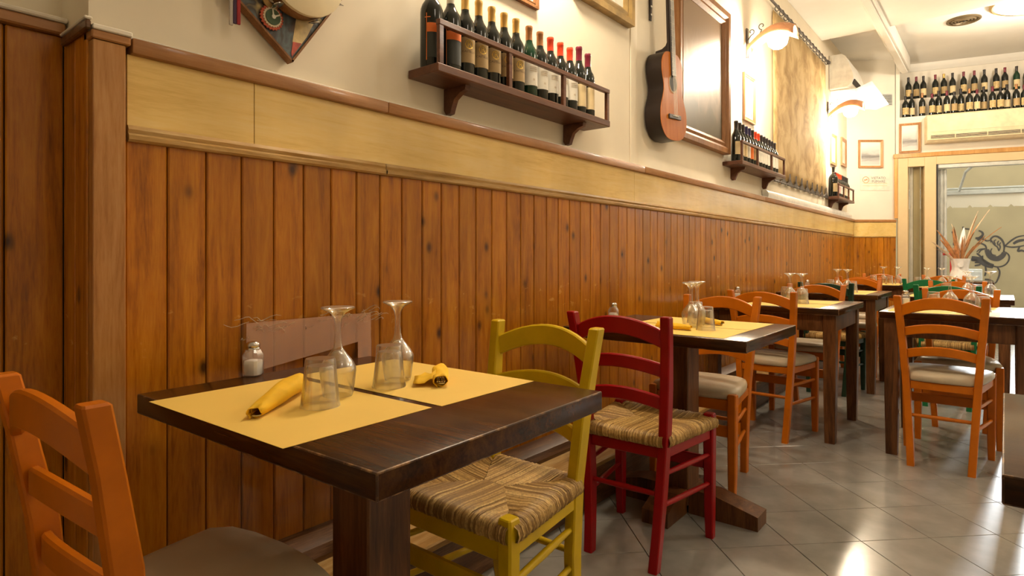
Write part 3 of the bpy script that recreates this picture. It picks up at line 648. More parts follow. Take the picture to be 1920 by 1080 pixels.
def napkin_roll(p, q, r0, r1, label, tail=False, fork=False):
    """rolled paper napkin from open end p to q (world points at table level) around cutlery"""
    p, q = Vector(p), Vector(q); L3 = (q-p); ln = L3.length; an = math.atan2(L3.y, L3.x)
    t = thing('napkin_roll', label, 'napkin', (p.x, p.y, ZTAB+0.0015), an, 'rolled yellow napkins')
    n, rr = 26, []
    for k in range(9):
        s = k/8; rad = r0 + (r1-r0)*math.sin(s*math.pi*0.55)/math.sin(math.pi*0.55); ring = []
        for i in range(n+1):
            th = -0.35*math.pi + 2.55*math.pi*i/n; g = rad*(1.0 - 0.13*i/n)
            ring.append((s*ln + 0.018*(i/n)*(1-s) + 0.004*math.sin(i*0.9), g*math.cos(th)*1.05, max(0.0, rad*0.80 + g*math.sin(th)*0.80 + 0.0015*math.sin(i*1.3+k))))
        rr.append(ring)
    mb = MB(); mb.quadgrid(rr); me = mb.mesh('napkin', M['napkin'], 60)
    sm = link('napkin', me, t); md = sm.modifiers.new('thickness', 'SOLIDIFY'); md.thickness = 0.0012
    if tail:
        mb = MB(); P = []
        for k in range(5):
            s = k/4; P.append([(ln*0.30 + (0.018 + 0.010*s)*(j-1), r1*0.6 + 0.050*s, 0.003 + r1*1.0*(1-s)*(1-abs(j-2)/4) + 0.004*(1+math.sin(k*2+j))) for j in range(5)])
        mb.quadgrid(P); o = mb.build('loose_end', M['napkin'], t, 60); md = o.modifiers.new('thickness', 'SOLIDIFY'); md.thickness = 0.0012
    zc = r0*0.8
    if fork:
        mb = MB()
        for j in (-1.5, -0.5, 0.5, 1.5): mb.b2(0.002, 0.05, j*0.0055-0.0014, j*0.0055+0.0014, zc-0.001, zc+0.001)
        mb.b2(0.05, 0.13, -0.008, 0.008, zc-0.001, zc+0.001); mb.build('fork', M['steel'], t)
    mb = MB(); mb.prism([(0.006, -0.004), (0.010, -0.0085), (0.03, -0.009), (0.14, -0.004), (0.14, 0.004), (0.03, 0.009), (0.010, 0.0085), (0.006, 0.004)], lambda u, v, w_: (u, v, w_), zc-0.006, zc-0.004); mb.build('knife_handle', M['steel'], t)
# nearest table
placemat(0.268, 0.757, 0.487, 0.806, R(1.5), 'yellow paper placemat on the near side of the nearest table')
placemat(0.26, 0.757, 0.828, 1.135, R(1.0), 'yellow paper placemat on the far side of the nearest table')
tumbler(0.572, 0.682, 'upturned tumbler in front of the yellow napkin roll on the nearest table')
goblet(0.522, 0.757, 'upturned stemmed glass behind the front tumbler on the nearest table')
tumbler(0.535, 0.884, 'upturned tumbler on the far placemat of the nearest table')
goblet(0.492, 0.945, 'upturned stemmed glass on the far placemat of the nearest table')
shaker(0.172, 0.752, R(32), 'glass salt shaker half full on the nearest table')
napkin_roll((0.570, 0.545, 0), (0.425, 0.722, 0), 0.013, 0.025, 'rolled yellow napkin lying on the near placemat of the nearest table')
napkin_roll((0.640, 0.945, 0), (0.545, 1.035, 0), 0.017, 0.020, 'rolled yellow napkin with fork tips showing on the far placemat of the nearest table', True, True)
# second table
placemat(0.33, 0.83, 2.17, 2.475, R(0.5), 'yellow paper placemat on the near side of the second wall table')
placemat(0.33, 0.83, 2.487, 2.785, R(-0.5), 'yellow paper placemat on the far side of the second wall table')
tumbler(0.685, 2.375, 'upturned tumbler at the front of the second wall table')
goblet(0.60, 2.43, 'nearer upturned stemmed glass on the second wall table')
goblet(0.585, 2.53, 'farther upturned stemmed glass on the second wall table')
tumbler(0.55, 2.60, 'upturned tumbler at the back of the second wall table')
shaker(0.225, 2.44, R(10), 'glass salt shaker behind the red chair rail')
napkin_roll((0.655, 2.31, 0), (0.50, 2.33, 0), 0.013, 0.017, 'rolled yellow napkin on the near placemat of the second wall table')
napkin_roll((0.69, 2.555, 0), (0.57, 2.62, 0), 0.013, 0.017, 'rolled yellow napkin with fork tips on the second wall table', False, True)
def setting(tname, mats, gobs, tums):
    ords = ['left', 'right']
    for (a, b) in zip(mats, ('near', 'far')): placemat(*a, 0, 'yellow paper placemat on the %s side of the %s' % (b, tname))
    for (x, y), b in zip(gobs, ords): goblet(x, y, '%s-hand upturned stemmed glass on the %s' % (b, tname))
    for (x, y), b in zip(tums, ords): tumbler(x, y, '%s-hand upturned tumbler on the %s' % (b, tname))
setting('third wall table', [(0.30, 0.79, 3.82, 4.13), (0.30, 0.79, 4.16, 4.47)], [(0.53, 4.20), (0.605, 4.19)], [(0.485, 4.28), (0.63, 4.10)])
setting('fourth wall table', [(0.28, 0.77, 5.41, 5.70), (0.28, 0.77, 5.73, 6.02)], [(0.50, 5.80), (0.575, 5.80)], [(0.42, 5.92), (0.64, 5.66)])
setting('last wall table', [(0.27, 0.76, 7.40, 7.67), (0.27, 0.76, 7.70, 7.97)], [(0.585, 7.70), (0.72, 7.70)], [(0.48, 7.76), (0.653, 7.60)])
setting('right front table', [(1.12, 1.60, 3.83, 4.14), (1.12, 1.60, 4.17, 4.48)], [(1.378, 4.20), (1.475, 4.20)], [(1.30, 4.22), (1.525, 4.12)])
setting('second table of the right row', [(1.05, 1.53, 5.40, 5.68), (1.05, 1.53, 5.71, 5.99)], [(1.40, 5.66), (1.535, 5.66)], [(1.27, 5.64), (1.46, 5.58)])
setting('farthest table of the right row', [(0.89, 1.37, 7.08, 7.32), (0.89, 1.37, 7.34, 7.58)], [(1.02, 7.22), (1.14, 7.22)], [(0.94, 7.24), (1.23, 7.20)])
shaker(0.155, 4.30, 0.3, 'glass salt shaker on the third wall table')
shaker(0.215, 5.98, 0.2, 'glass salt shaker on the fourth wall table')
shaker(1.135, 4.49, 0.5, 'glass salt shaker on the left corner of the right front table')
# ------------------------------------------------------------------ wine bottles and wall shelves
ORD = ['first', 'second', 'third', 'fourth', 'fifth', 'sixth', 'seventh', 'eighth', 'ninth', 'tenth', 'eleventh', 'twelfth', 'thirteenth', 'fourteenth', 'fifteenth', 'sixteenth', 'seventeenth', 'eighteenth']
_bm = {}
def body_me(mat, r=0.0375, h=0.31):
    k = (mat, r, h)
    if k not in _bm:
        s = h/0.31
        mb = MB(); mb.lathe([(r*0.92, 0.0), (r, 0.006), (r, 0.182*s), (r*0.965, 0.196*s), (r*0.84, 0.211*s), (r*0.58, 0.227*s), (0.0158, 0.241*s), (0.0142, 0.255*s), (0.0138, 0.300*s)], 18)
        _bm[k] = mb.mesh('bottle_body', M[mat], 50)
    return _bm[k]
def cap_me(mat, h=0.31, ln=0.068):
    k = ('cap', mat, h, ln)
    if k not in _bm:
        mb = MB(); mb.lathe([(0.0152, h-ln), (0.0150, h-0.016), (0.0162, h-0.0145), (0.0162, h-0.004), (0.0150, h), (0.004, h+0.0004)], 16)
        _bm[k] = mb.mesh('capsule', M[mat], 50)
    return _bm[k]
def patch_me(mat, r, z0, z1, a0, a1):
    k = ('patch', mat, r, z0, z1, a0, a1)
    if k not in _bm:
        n = 12; rows = []
        for z in (z0, z1): rows.append([((r+0.0006)*math.cos(a0+(a1-a0)*i/n), (r+0.0006)*math.sin(a0+(a1-a0)*i/n), z) for i in range(n+1)])
        mb = MB(); mb.quadgrid(rows); _bm[k] = mb.mesh('label', M[mat], 60)
    return _bm[k]
def text_mesh(name, body, size, mat, wrap=None, flat=None):
    cu = bpy.data.curves.new('lettering', 'FONT'); cu.body = body; cu.size = size; cu.align_x = 'CENTER'; cu.align_y = 'CENTER'; cu.resolution_u = 2
    ob = bpy.data.objects.new('lettering_tmp', cu); col.objects.link(ob)
    dg = bpy.context.evaluated_depsgraph_get(); me = bpy.data.meshes.new_from_object(ob.evaluated_get(dg))
    bpy.data.objects.remove(ob); bpy.data.curves.remove(cu)
    for v in me.vertices:
        x, y = v.co.x, v.co.y
        if wrap: r, z = wrap; v.co = ((r+0.0011)*math.cos(x/r), (r+0.0011)*math.sin(x/r), z+y)
        else: v.co = (x, 0, y)
    me.materials.clear(); me.materials.append(mat); me.name = name
    return me
TXT = {}
def txt(key, *a, **k):
    if key not in TXT: TXT[key] = text_mesh(*a, **k)
    return TXT[key]
def bottle(loc, rz, label, group, glass='dark_glass', cap='black_foil', lab='white_label', style='plain', r=0.0375, h=0.31, detail=True):
    t = thing('wine_bottle', label, 'bottle', loc, rz, group)
    link('bottle_glass', body_me(glass, r, h), t)
    link('capsule', cap_me(cap, h, {'gold_foil': 0.060, 'copper_foil': 0.062, 'red_foil': 0.062, 'wine_foil': 0.068}.get(cap, 0.070)), t)
    if style == 'castle':
        lb = link('front_label', patch_me(lab, r, 0.055, 0.150, -1.25, 1.15), t)
        if detail:
            link('gold_crest', txt('crest', 'crest', 'R', 0.030, M['bright_gold'], wrap=(r, 0.123)), lb)
            link('crest_ring', _ring(r, 0.123), lb)
            link('lettering', txt('castello', 'lettering', 'CASTELLO', 0.0115, M['ink'], wrap=(r, 0.096)), lb)
            link('neck_seal', patch_me('white_label', 0.0142, h-0.078, h-0.064, -0.6, 0.4), t)
    elif style == 'orange':
        lb = link('front_label', patch_me('black_label', r, 0.03, 0.150, -0.15, 1.6), t)
        b2_ = link('orange_block', patch_me('orange_label', r+0.0005, 0.118, 0.150, -0.1, 1.55), lb)
        link('orange_line', patch_me('orange_ink', r+0.0006, 0.020, 0.185, -0.17, -0.11), lb)
        link('orange_cross_line', patch_me('orange_ink', r+0.0006, 0.168, 0.171, -0.30, 0.2), lb)
    elif style == 'white':
        lb = link('front_label', patch_me(lab, r, 0.058, 0.160, -1.3, 1.3), t)
        if detail:
            link('emblem', txt('flower', 'emblem', '*', 0.026, M['tan_label'], wrap=(r, 0.078)), lb)
            for q in (0.118, 0.126, 0.134): link('print_line', patch_me('tan_label', r+0.0005, q, q+0.0018, -0.5, 0.5), lb)
    elif style == 'narrow':
        link('front_label', patch_me(lab, r, 0.045, 0.150, -0.75, 0.85), t)
    elif style == 'old':
        link('front_label', patch_me(lab, r, 0.040, 0.135, -1.1, 1.1), t)
    elif style == 'band':
        link('front_label', patch_me(lab, r, 0.055, 0.155, -1.2, 1.2), t)
        link('neck_band', patch_me('white_label', 0.0146, h-0.088, h-0.070, -3.14, 3.14), t)
    return t
def _ring(r, z):
    if 'ring' not in TXT:
        rows = [[], []]
        for i in range(25):
            a = 2*math.pi*i/24; wob = 1+0.06*math.cos(8*a)
            for k, q in ((0, 0.0165*wob), (1, 0.0135)):
                x, y = q*math.cos(a), q*1.05*math.sin(a); rows[k].append(((r+0.0012)*math.cos(x/r), (r+0.0012)*math.sin(x/r), z+y))
        mb = MB(); mb.quadgrid(rows); TXT['ring'] = mb.mesh('crest_ring', M['bright_gold'])
    return TXT['ring']
def wall_shelf(x, y, z, label, ln=1.16, dp=0.155):
    t = thing('bottle_shelf', label, 'shelf', (x, y, z), 0, 'guarded bottle shelves on the left wall')
    mb = MB(); mb.b2(0.001, dp, 0, ln, -0.030, 0, 0.003); mb.build('shelf_board', M['shelf'], t)
    mb = MB(); mb.b2(dp-0.022, dp-0.002, 0.01, ln, 0.134, 0.154, 0.002); mb.build('guard_rail', M['shelf'], t)
    for k in range(4):
        yy = 0.022 + (ln-0.034)*k/3; mb = MB(); mb.b2(dp-0.020, dp-0.004, yy-0.010, yy+0.010, 0.0, 0.134, 0.001); mb.build('guard_post', M['shelf'], t)
    for yy in (0.19, ln-0.17):
        mb = MB(); mb.prism([(0.001, -0.0305), (0.115, -0.0305), (0.112, -0.048), (0.085, -0.055), (0.055, -0.075), (0.042, -0.105), (0.035, -0.125), (0.012, -0.128), (0.001, -0.110)], lambda u, v, q: (u, q, v), yy-0.012, yy+0.012); mb.build('bracket', M['shelf'], t, 40)
    return t
X1 = -0.034
wall_shelf(X1, 1.432, 1.737, 'long brown bottle shelf nearest the camera, under the gilt frame')
Z1 = 1.7374
row1 = [(1.475, 'orange', 'black_foil', 'black_label', 'dark_glass', 0.041, 0.33, 'large dark bottle with orange stripe label'), (1.570, 'orange', 'white_label', 'black_label', 'dark_glass', 0.0385, 0.325, 'dark bottle with orange block label'),
        (1.646, 'castle', 'gold_foil', 'tan_label', 'dark_glass', 0.0365, 0.322, 'bottle with gold capsule and tan crest label'), (1.722, 'castle', 'gold_foil', 'tan_label', 'dark_glass', 0.0365, 0.322, 'bottle with gold capsule and tan crest label'),
        (1.798, 'castle', 'gold_foil', 'tan_label', 'dark_glass', 0.0365, 0.322, 'bottle with gold capsule and tan crest label'), (1.874, 'castle', 'gold_foil', 'tan_label', 'dark_glass', 0.0365, 0.322, 'bottle with gold capsule and tan crest label'),
        (1.951, 'castle', 'gold_foil', 'tan_label', 'dark_glass', 0.0365, 0.322, 'bottle with gold capsule and tan crest label'), (2.040, 'white', 'copper_foil', 'white_label', 'green_glass', 0.0365, 0.318, 'greenish bottle with copper capsule and white label'),
        (2.118, 'white', 'copper_foil', 'white_label', 'dark_glass', 0.0365, 0.316, 'bottle with copper capsule and white emblem label'), (2.196, 'white', 'red_foil', 'white_label', 'dark_glass', 0.0365, 0.314, 'bottle with orange-red capsule and white label'),
        (2.274, 'white', 'red_foil', 'white_label', 'dark_glass', 0.0365, 0.312, 'bottle with orange-red capsule and white label'), (2.352, 'white', 'red_foil', 'white_label', 'dark_glass', 0.0365, 0.310, 'bottle with orange-red capsule and white label'),
        (2.430, 'narrow', 'wine_foil', 'cream_label', 'dark_glass', 0.0350, 0.335, 'tall bottle with wine-red capsule and cream label'), (2.508, 'narrow', 'wine_foil', 'cream_label', 'dark_glass', 0.0345, 0.322, 'slim bottle with wine-red capsule and cream label')]
for k, (y, st_, cap, lab, gl, r, h, d) in enumerate(row1):
    bottle((X1+0.078, y, Z1), {'orange': -1.05, 'castle': -0.35, 'white': -0.3}.get(st_, -0.5), '%s, %s from the left on the nearest shelf' % (d, ORD[k]), 'bottles on the nearest wall shelf', gl, cap, lab, st_, r, h)
X2 = -0.076
wall_shelf(X2, 4.64, 1.808, 'brown bottle shelf right of the large framed painting')
caps2 = ['black_foil', 'black_foil', 'black_foil', 'blue_foil', 'blue_foil', 'black_foil', 'red_foil', 'red_foil'] + ['black_foil']*6
labs2 = ['cream_label', 'cream_label', 'cream_label', 'white_label', 'orange_label', 'tan_label', 'white_label', 'white_label', 'white_label', 'white_label', 'white_label', 'white_label', 'white_label', 'white_label']
for k in range(14):
    c_ = {'black_foil': 'black', 'blue_foil': 'dark blue', 'red_foil': 'red'}[caps2[k]]
    bottle((X2+0.078, 4.722 + 0.0765*k, 1.8084), -0.2, 'bottle with %s capsule, %s from the left on the shelf beside the large painting' % (c_, ORD[k]), 'bottles on the middle wall shelf', 'dark_glass', caps2[k], labs2[k], 'band', 0.036, 0.318 - 0.002*k, False)
wall_shelf(X2, 8.07, 1.805, 'small brown bottle shelf at the end of the left wall', ln=0.95)
caps3 = ['black_foil', 'wine_foil', 'red_foil', 'red_foil', 'red_foil', 'red_foil', 'black_foil', 'black_foil', 'black_foil', 'black_foil', 'black_foil']
labs3 = ['cream_label', 'white_label', 'pink_label', 'pink_label', 'white_label', 'white_label', 'white_label', 'cream_label', 'white_label', 'cream_label', 'white_label']
for k in range(11):
    big = k == 0; c_ = {'black_foil': 'black', 'wine_foil': 'wine-red', 'red_foil': 'red'}[caps3[k]]
    bottle((X2+0.078, (8.135 if k == 0 else 8.145 + 0.0795*k), 1.8054), -0.2, ('large dark bottle with black capsule, first on the farthest wall shelf' if big else 'bottle with %s capsule, %s from the left on the farthest wall shelf' % (c_, ORD[k])), 'bottles on the farthest wall shelf', 'dark_glass', caps3[k], labs3[k], 'band', 0.052 if big else 0.036, 0.36 if big else 0.305, False)
# old bottles in the alcove above the street front
up = [0.185, 0.278, 0.362, 0.50, 0.598, 0.696, 0.82, 0.938, 1.048, 1.176, 1.27, 1.393, 1.50, 1.62]
for k, a in enumerate(up):
    p = front(a, -0.27, 3.2755); cap = ['black_foil', 'wine_foil', 'black_foil', 'wine_foil', 'gold_foil', 'black_foil', 'wine_foil', 'wine_foil', 'black_foil', 'black_foil', 'wine_foil', 'black_foil', 'black_foil', 'wine_foil'][k]
    bottle(p, EA-R(90), 'old wine bottle with aged label, %s from the left in the upper alcove row' % ORD[k], 'bottles in the upper alcove row', 'green_glass' if k == 11 else 'dark_glass', cap, ['old_label', 'tan_label', 'cream_label'][k % 3], 'old', 0.037, 0.315, False)
lo = [0.120, 0.20, 0.312, 0.425, 0.507, 0.59, 0.672, 0.755, 0.838, 0.92, 1.003, 1.085, 1.168, 1.25, 1.333, 1.415, 1.50, 1.585]
for k, a in enumerate(lo):
    p = front(a, -0.06 - (0.05 if k % 3 == 1 else 0), 2.9855); cap = ['black_foil', 'black_foil', 'copper_foil', 'wine_foil', 'black_foil', 'wine_foil'][k % 6]
    bottle(p, EA-R(90), 'old wine bottle with yellowed label, %s from the left in the lower alcove row' % ORD[k], 'bottles in the lower alcove row', 'dark_glass', cap, ['old_label', 'cream_label', 'tan_label', 'old_label'][k % 4], 'old', 0.037 if k % 4 else 0.040, 0.30 + 0.02*((k*5) % 3), False)

# ------------------------------------------------------------------ lamps
def wall_lamp(y, z, label):
    t = thing('wall_lamp', label, 'lamp', (-0.074 if y > 3.2 else -0.034, y, z), 0, 'wall lamps with clay tile shade')
    mb = MB(); mb.b2(0.001, 0.012, -0.018, 0.018, -0.13, 0.12, 0.003); mb.build('back_plate', M['iron'], t)
    def scroll(cx, cz, r, s): return [(cx + s*(r*(1-k/22))*math.cos(-1.6+k*0.36), 0, cz + (r*(1-k/22))*math.sin(-1.6+k*0.36)) for k in range(17)]
    mb = MB(); mb.tube([(0.012, 0, 0.02)] + scroll(0.04, 0.085, 0.028, 1), 0.004, 6); mb.tube([(0.10, 0, 0.035)] + scroll(0.125, 0.115, 0.030, -1), 0.004, 6)
    mb.tube([(0.012, 0, -0.10), (0.02, 0, -0.15), (0.012, 0, -0.19)], 0.004, 6); mb.build('iron_scroll', M['iron'], t)
    # half-round clay tile, arching away from the wall
    P = []
    for k in range(11):
        s = k/10; x = 0.02 + 0.37*s; zc = -0.03 + 0.115*math.sin(s*math.pi*0.80) - 0.02*s; hw = 0.060 + 0.030*s; row = []
        for i in range(11):
            a = math.pi*i/10; row.append((x, hw*math.cos(a), zc - 0.05 + hw*1.05*math.sin(a)))
        P.append(row)
    mb = MB(); mb.quadgrid(P); o = mb.build('tile_shade', M['terracotta'], t, 60); md = o.modifiers.new('thickness', 'SOLIDIFY'); md.thickness = 0.010
    mb = MB(); mb.lathe([(0.018, 0.0), (0.024, -0.02), (0.055, -0.04), (0.078, -0.075), (0.082, -0.105), (0.070, -0.145), (0.040, -0.172), (0.004, -0.180)], 24, (0.25, 0, 0.075)); mb.build('bulb', M['bulb'], t, 60)
    ld = bpy.data.lights.new('wall_lamp_light', 'POINT'); ld.energy = WALL_LAMP_W; ld.color = WARM; ld.shadow_soft_size = 0.075
    lo_ = bpy.data.objects.new('lamp_light', ld); col.objects.link(lo_); lo_.parent = t; lo_.location = (0.24, 0, -0.20)
wall_lamp(2.04, 2.88, 'clay tile wall lamp above the nearest bottle shelf')
wall_lamp(5.20, 2.88, 'lit clay tile wall lamp between the large painting and the tapestry')
wall_lamp(8.20, 2.86, 'lit clay tile wall lamp under the wall air conditioner')
def ceiling_or_fill_lamp(x, y, z, label, r=0.34, k=1.0):
    t = thing('ceiling_or_fill_lamp', label, 'lamp', (x, y, z), 0, 'round ceiling lamps')
    mb = MB(); mb.lathe([(r, -0.002), (r, -0.025), (r*0.93, -0.040), (r*0.90, -0.028), (0.10, -0.020)], 40); mb.build('ceiling_rose', M['white_plastic'], t, 40)
    mb = MB(); mb.lathe([(r+0.001, -0.004), (r+0.012, -0.012), (r+0.012, -0.032), (r-0.012, -0.044), (r-0.014, -0.040)], 40, cap0=False, cap1=False); mb.build('rim', M['gilt'], t, 30)
    mb = MB(); mb.lathe([(0.05, -0.02), (0.10, -0.05), (0.125, -0.10), (0.11, -0.16), (0.06, -0.20), (0.005, -0.21)], 28); mb.build('globe', M['globe'], t, 60)
    ld = bpy.data.lights.new('ceiling_or_fill_light', 'POINT'); ld.energy = CEIL_LAMP_W*k; ld.color = WARM2; ld.shadow_soft_size = 0.13
    lo_ = bpy.data.objects.new('lamp_light', ld); col.objects.link(lo_); lo_.parent = t; lo_.location = (0, 0, -0.36)
ceiling_or_fill_lamp(1.93, 8.36, ZT, 'round cream ceiling lamp cut off at the top right corner', 0.44, 0.95)
ceiling_or_fill_lamp(2.9, 4.2, ZC, 'added unseen fill lamp over the middle of the room', k=0.70)  # added out of view as fill light for the middle of the room
ceiling_or_fill_lamp(2.9, 1.0, ZC, 'added unseen fill lamp over the front of the room', k=0.15)  # weak fill light added out of view near the camera
t = thing('ceiling_vent', 'round bronze vent in the white ceiling', 'vent', (1.25, 8.62, ZT), 0)
mb = MB(); mb.lathe([(0.165, -0.001), (0.165, -0.012), (0.150, -0.020), (0.135, -0.012), (0.135, -0.004)], 36, cap0=False); mb.build('rim', M['bronze'], t, 30)
for r0 in (0.118, 0.088, 0.058): mb = MB(); mb.lathe([(r0, -0.002), (r0, -0.012), (r0-0.012, -0.022), (r0-0.016, -0.010)], 32, cap0=False, cap1=False); mb.build('louvre_ring', M['bronze'], t, 30)
mb = MB(); mb.lathe([(0.028, -0.002), (0.028, -0.03), (0.010, -0.038)], 20); mb.build('centre_knob', M['steel'], t, 30)
mb = MB(); mb.lathe([(0.136, -0.001), (0.136, -0.003)], 32); mb.build('throat', M['dark'], t)

# ------------------------------------------------------------------ pictures
def art(name, stops, scale, detail=5, stretch=(1, 1, 1), rough=0.25, grad=None):
    m, t, b, N, L = nt(name); v = coords(t, N, L, 'obj', stretch); f = noise(N, L, v, scale, detail, 0.6, 0.6)
    if grad:
        sp = N('ShaderNodeSeparateXYZ'); tc = N('ShaderNodeTexCoord'); L(tc.outputs['Object'], sp.inputs[0])
        mr = N('ShaderNodeMapRange'); mr.inputs['From Min'].default_value = grad[0]; mr.inputs['From Max'].default_value = grad[1]; L(sp.outputs['Z'], mr.inputs[0])
        ad = N('ShaderNodeMath'); ad.operation = 'MULTIPLY_ADD'; ad.inputs[1].default_value = grad[2]; L(f, ad.inputs[0]); L(mr.outputs[0], ad.inputs[2])
        sb = N('ShaderNodeMath'); sb.operation = 'SUBTRACT'; sb.inputs[1].default_value = grad[2]*0.5; L(ad.outputs[0], sb.inputs[0]); f = sb.outputs[0]
    L(ramp(N, L, f, stops), b.inputs['Base Color']); S(b, Roughness=rough); return m
ART_BIG = art('oil_landscape', [(0.10, (0.10, 0.08, 0.045)), (0.30, (0.12, 0.095, 0.05)), (0.48, (0.28, 0.19, 0.11)), (0.6, (0.34, 0.27, 0.20)), (0.78, (0.24, 0.15, 0.08)), (0.95, (0.20, 0.12, 0.06))], 9, 6, (1, 1, 0.5), 0.34, (0.0, 0.85, 0.5))
ART_SEA = art('faded_seascape', [(0.2, (0.55, 0.54, 0.52)), (0.40, (0.20, 0.20, 0.20)), (0.52, (0.50, 0.50, 0.48)), (0.8, (0.72, 0.71, 0.70))], 6, 5, (0.6, 1, 2.2), 0.3, (0.0, 0.4, 0.5))
ART_TEAL = art('teal_print', [(0.3, (0.50, 0.46, 0.34)), (0.5, (0.20, 0.32, 0.30)), (0.7, (0.62, 0.58, 0.46))], 9, 5, (1, 1, 0.6), 0.35)
ART_PALE = art('pale_print', [(0.3, (0.62, 0.60, 0.50)), (0.6, (0.84, 0.80, 0.70))], 9, 4, (1, 1, 1), 0.35)
def picture(name, label, loc, rz, wd, ht, fw, dep, frame, artm, mount=0.0, cat='picture', lean=0.0):
    """local x along the wall, local -y into the room, z up from the lower edge"""
    t = thing(name, label, cat, loc, rz); t.rotation_euler = (lean, 0, rz)
    prof = [(0, 0), (0, -dep), (fw*0.35, -dep*0.95), (fw*0.55, -dep*0.65), (fw*0.75, -dep*0.75), (fw, -dep*0.4), (fw, 0)]
    for k in range(4):
        rr = []
        for end in (0, 1):
            ring = []
            for q, d in prof:
                if k == 0: p = ((q if end == 0 else wd-q), d, q)
                elif k == 1: p = (wd-q, d, (q if end == 0 else ht-q))
                elif k == 2: p = ((wd-q if end == 0 else q), d, ht-q)
                else: p = (q, d, (ht-q if end == 0 else q))
                ring.append(p)
            rr.append(ring)
        mb = MB(); mb.rings(rr); mb.build('frame_rail', frame, t, 25)
    if mount:
        mb = MB(); mb.b2(fw, wd-fw, -dep*0.3, -0.004, fw, ht-fw); mb.build('mount', M['white_label'], t)
    mb = MB(); mb.b2(fw+mount, wd-fw-mount, -dep*0.35, -0.002, fw+mount, ht-fw-mount); mb.build('picture_sheet', artm, t)
    return t
LW = R(90)     # left wall: local x runs along +y, local -y points to +x
picture('framed_painting', 'large dark oil painting in a heavy carved wooden frame beside the guitar', (-0.074, 3.74, 1.862), LW, 0.93, 1.08, 0.100, 0.055, M['picture_frame'], ART_BIG)
picture('framed_print', 'narrow picture in light wood frame under the first lit lamp', (-0.074, 5.10, 2.215), LW, 0.285, 0.40, 0.035, 0.02, M['light_frame'], ART_TEAL, 0.02)
picture('framed_print', 'pale picture in light wood frame above the farthest wall shelf, nearer one', (-0.074, 8.33, 2.235), LW, 0.31, 0.39, 0.04, 0.02, M['light_frame'], ART_PALE)
picture('framed_print', 'narrow picture in light wood frame next to the corner with the end wall', (-0.074, 8.96, 2.29), LW, 0.30, 0.375, 0.045, 0.02, M['light_frame'], ART_PALE)
picture('framed_painting', 'gilt frame cut off at the top above the bottle shelf', (-0.033, 2.47, 2.363), LW, 0.585, 0.62, 0.085, 0.045, M['gilt'], ART_PALE)
picture('framed_print', 'dark brown frame of which only a lower corner shows above the bottles', (-0.033, 1.78, 2.19), LW, 0.41, 0.50, 0.03, 0.02, M['picture_frame'], ART_SEA)
d0 = 0.07; picture('framed_print', 'seascape photo in brown frame above the no smoking sign', (ES[0]+0.075*math.cos(ESA)+0.018*math.sin(ESA)*-1, ES[1]+0.075*math.sin(ESA)+0.018*math.cos(ESA), 2.30), ESA, 0.335, 0.385, 0.03, 0.02, M['light_frame'], ART_SEA, 0.012)
p = front(0.035, 0.001, 2.492); picture('framed_print', 'wave photo in brown frame left of the street-side air conditioner', p, EA, 0.25, 0.405, 0.03, 0.02, M['light_frame'], ART_SEA, 0.01)
# no smoking sign
t = thing('no_smoking_sign', 'white no smoking notice with orange symbol on the end wall', 'sign', (ES[0]+0.105*math.cos(ESA)-0.0185*math.sin(ESA), ES[1]+0.105*math.sin(ESA)+0.0185*math.cos(ESA), 1.99), ESA)
mb = MB(); mb.b2(0, 0.40, -0.003, 0, 0, 0.22); mb.build('sheet', M['white_label'], t)
rows = [[(0.075 + q*math.cos(2*math.pi*i/32), -0.0036, 0.145 + q*math.sin(2*math.pi*i/32)) for i in range(33)] for q in (0.046, 0.039)]
mb = MB(); mb.quadgrid(rows); mb.prism([(-0.03, -0.003), (0.03, -0.003), (0.03, 0.003), (-0.03, 0.003)], lambda u, v, w_: (0.075+u*0.75-v*0.65, w_, 0.145+u*0.65+v*0.75), -0.0038, -0.0033); mb.prism([(-0.025, -0.004), (0.025, -0.004), (0.025, 0.004), (-0.025, 0.004)], lambda u, v, w_: (0.075+u, w_, 0.145+v), -0.0038, -0.0033); mb.build('symbol', M['orange_ink'], t, smooth=False)
grey_ink = plain('grey_ink', (0.16, 0.15, 0.14), 0.6)
for k, s in enumerate(('VIETATO', 'FUMARE')):
    o = link('lettering', text_mesh('lettering', s, 0.050, grey_ink), t); o.location = (0.25, -0.0036, 0.168 - 0.047*k)
for z in (0.095, 0.06): mb = MB(); mb.b2(0.03, 0.37, -0.0038, -0.0032, z, z+0.006); mb.build('print_line', M['cream_label'], t)

# ------------------------------------------------------------------ diamond picture, tambourine, tassel
dd = thing('diamond_picture', 'dark square painting hung on its corner behind the tambourine', 'picture', (-0.031, 0.962, 1.642), 0)
er, el = Vector((0.578, 0.816)), Vector((-0.785, 0.62))
def dia(u, v): q = er*u + el*v; return q.x, q.y
m, t_, b, N, L = nt('abstract_canvas')
v = coords(t_, N, L, 'obj', (1, 1.2, 0.8)); f = noise(N, L, v, 9, 3, 0.5, 1.5)
c = ramp(N, L, f, [(0.30, (0.10, 0.05, 0.025)), (0.42, (0.045, 0.04, 0.045)), (0.52, (0.10, 0.14, 0.16)), (0.60, (0.05, 0.04, 0.035)), (0.70, (0.45, 0.36, 0.16)), (0.78, (0.22, 0.26, 0.08))])
L(c, b.inputs['Base Color']); S(b, Roughness=0.3)
mb = MB(); A4 = [dia(0.006, 0.006), dia(0.46, 0.006), dia(0.46, 0.46), dia(0.006, 0.46)]; mb.prism(A4, lambda a, b_, w_: (w_, a, b_), 0.004, 0.027); mb.build('canvas', m, dd, 10)
warm = plain('pale_brushwork', (0.60, 0.45, 0.20), 0.4, var=0.25, scale=14); redp = plain('red_brushwork', (0.45, 0.06, 0.03), 0.4, var=0.3, scale=20)
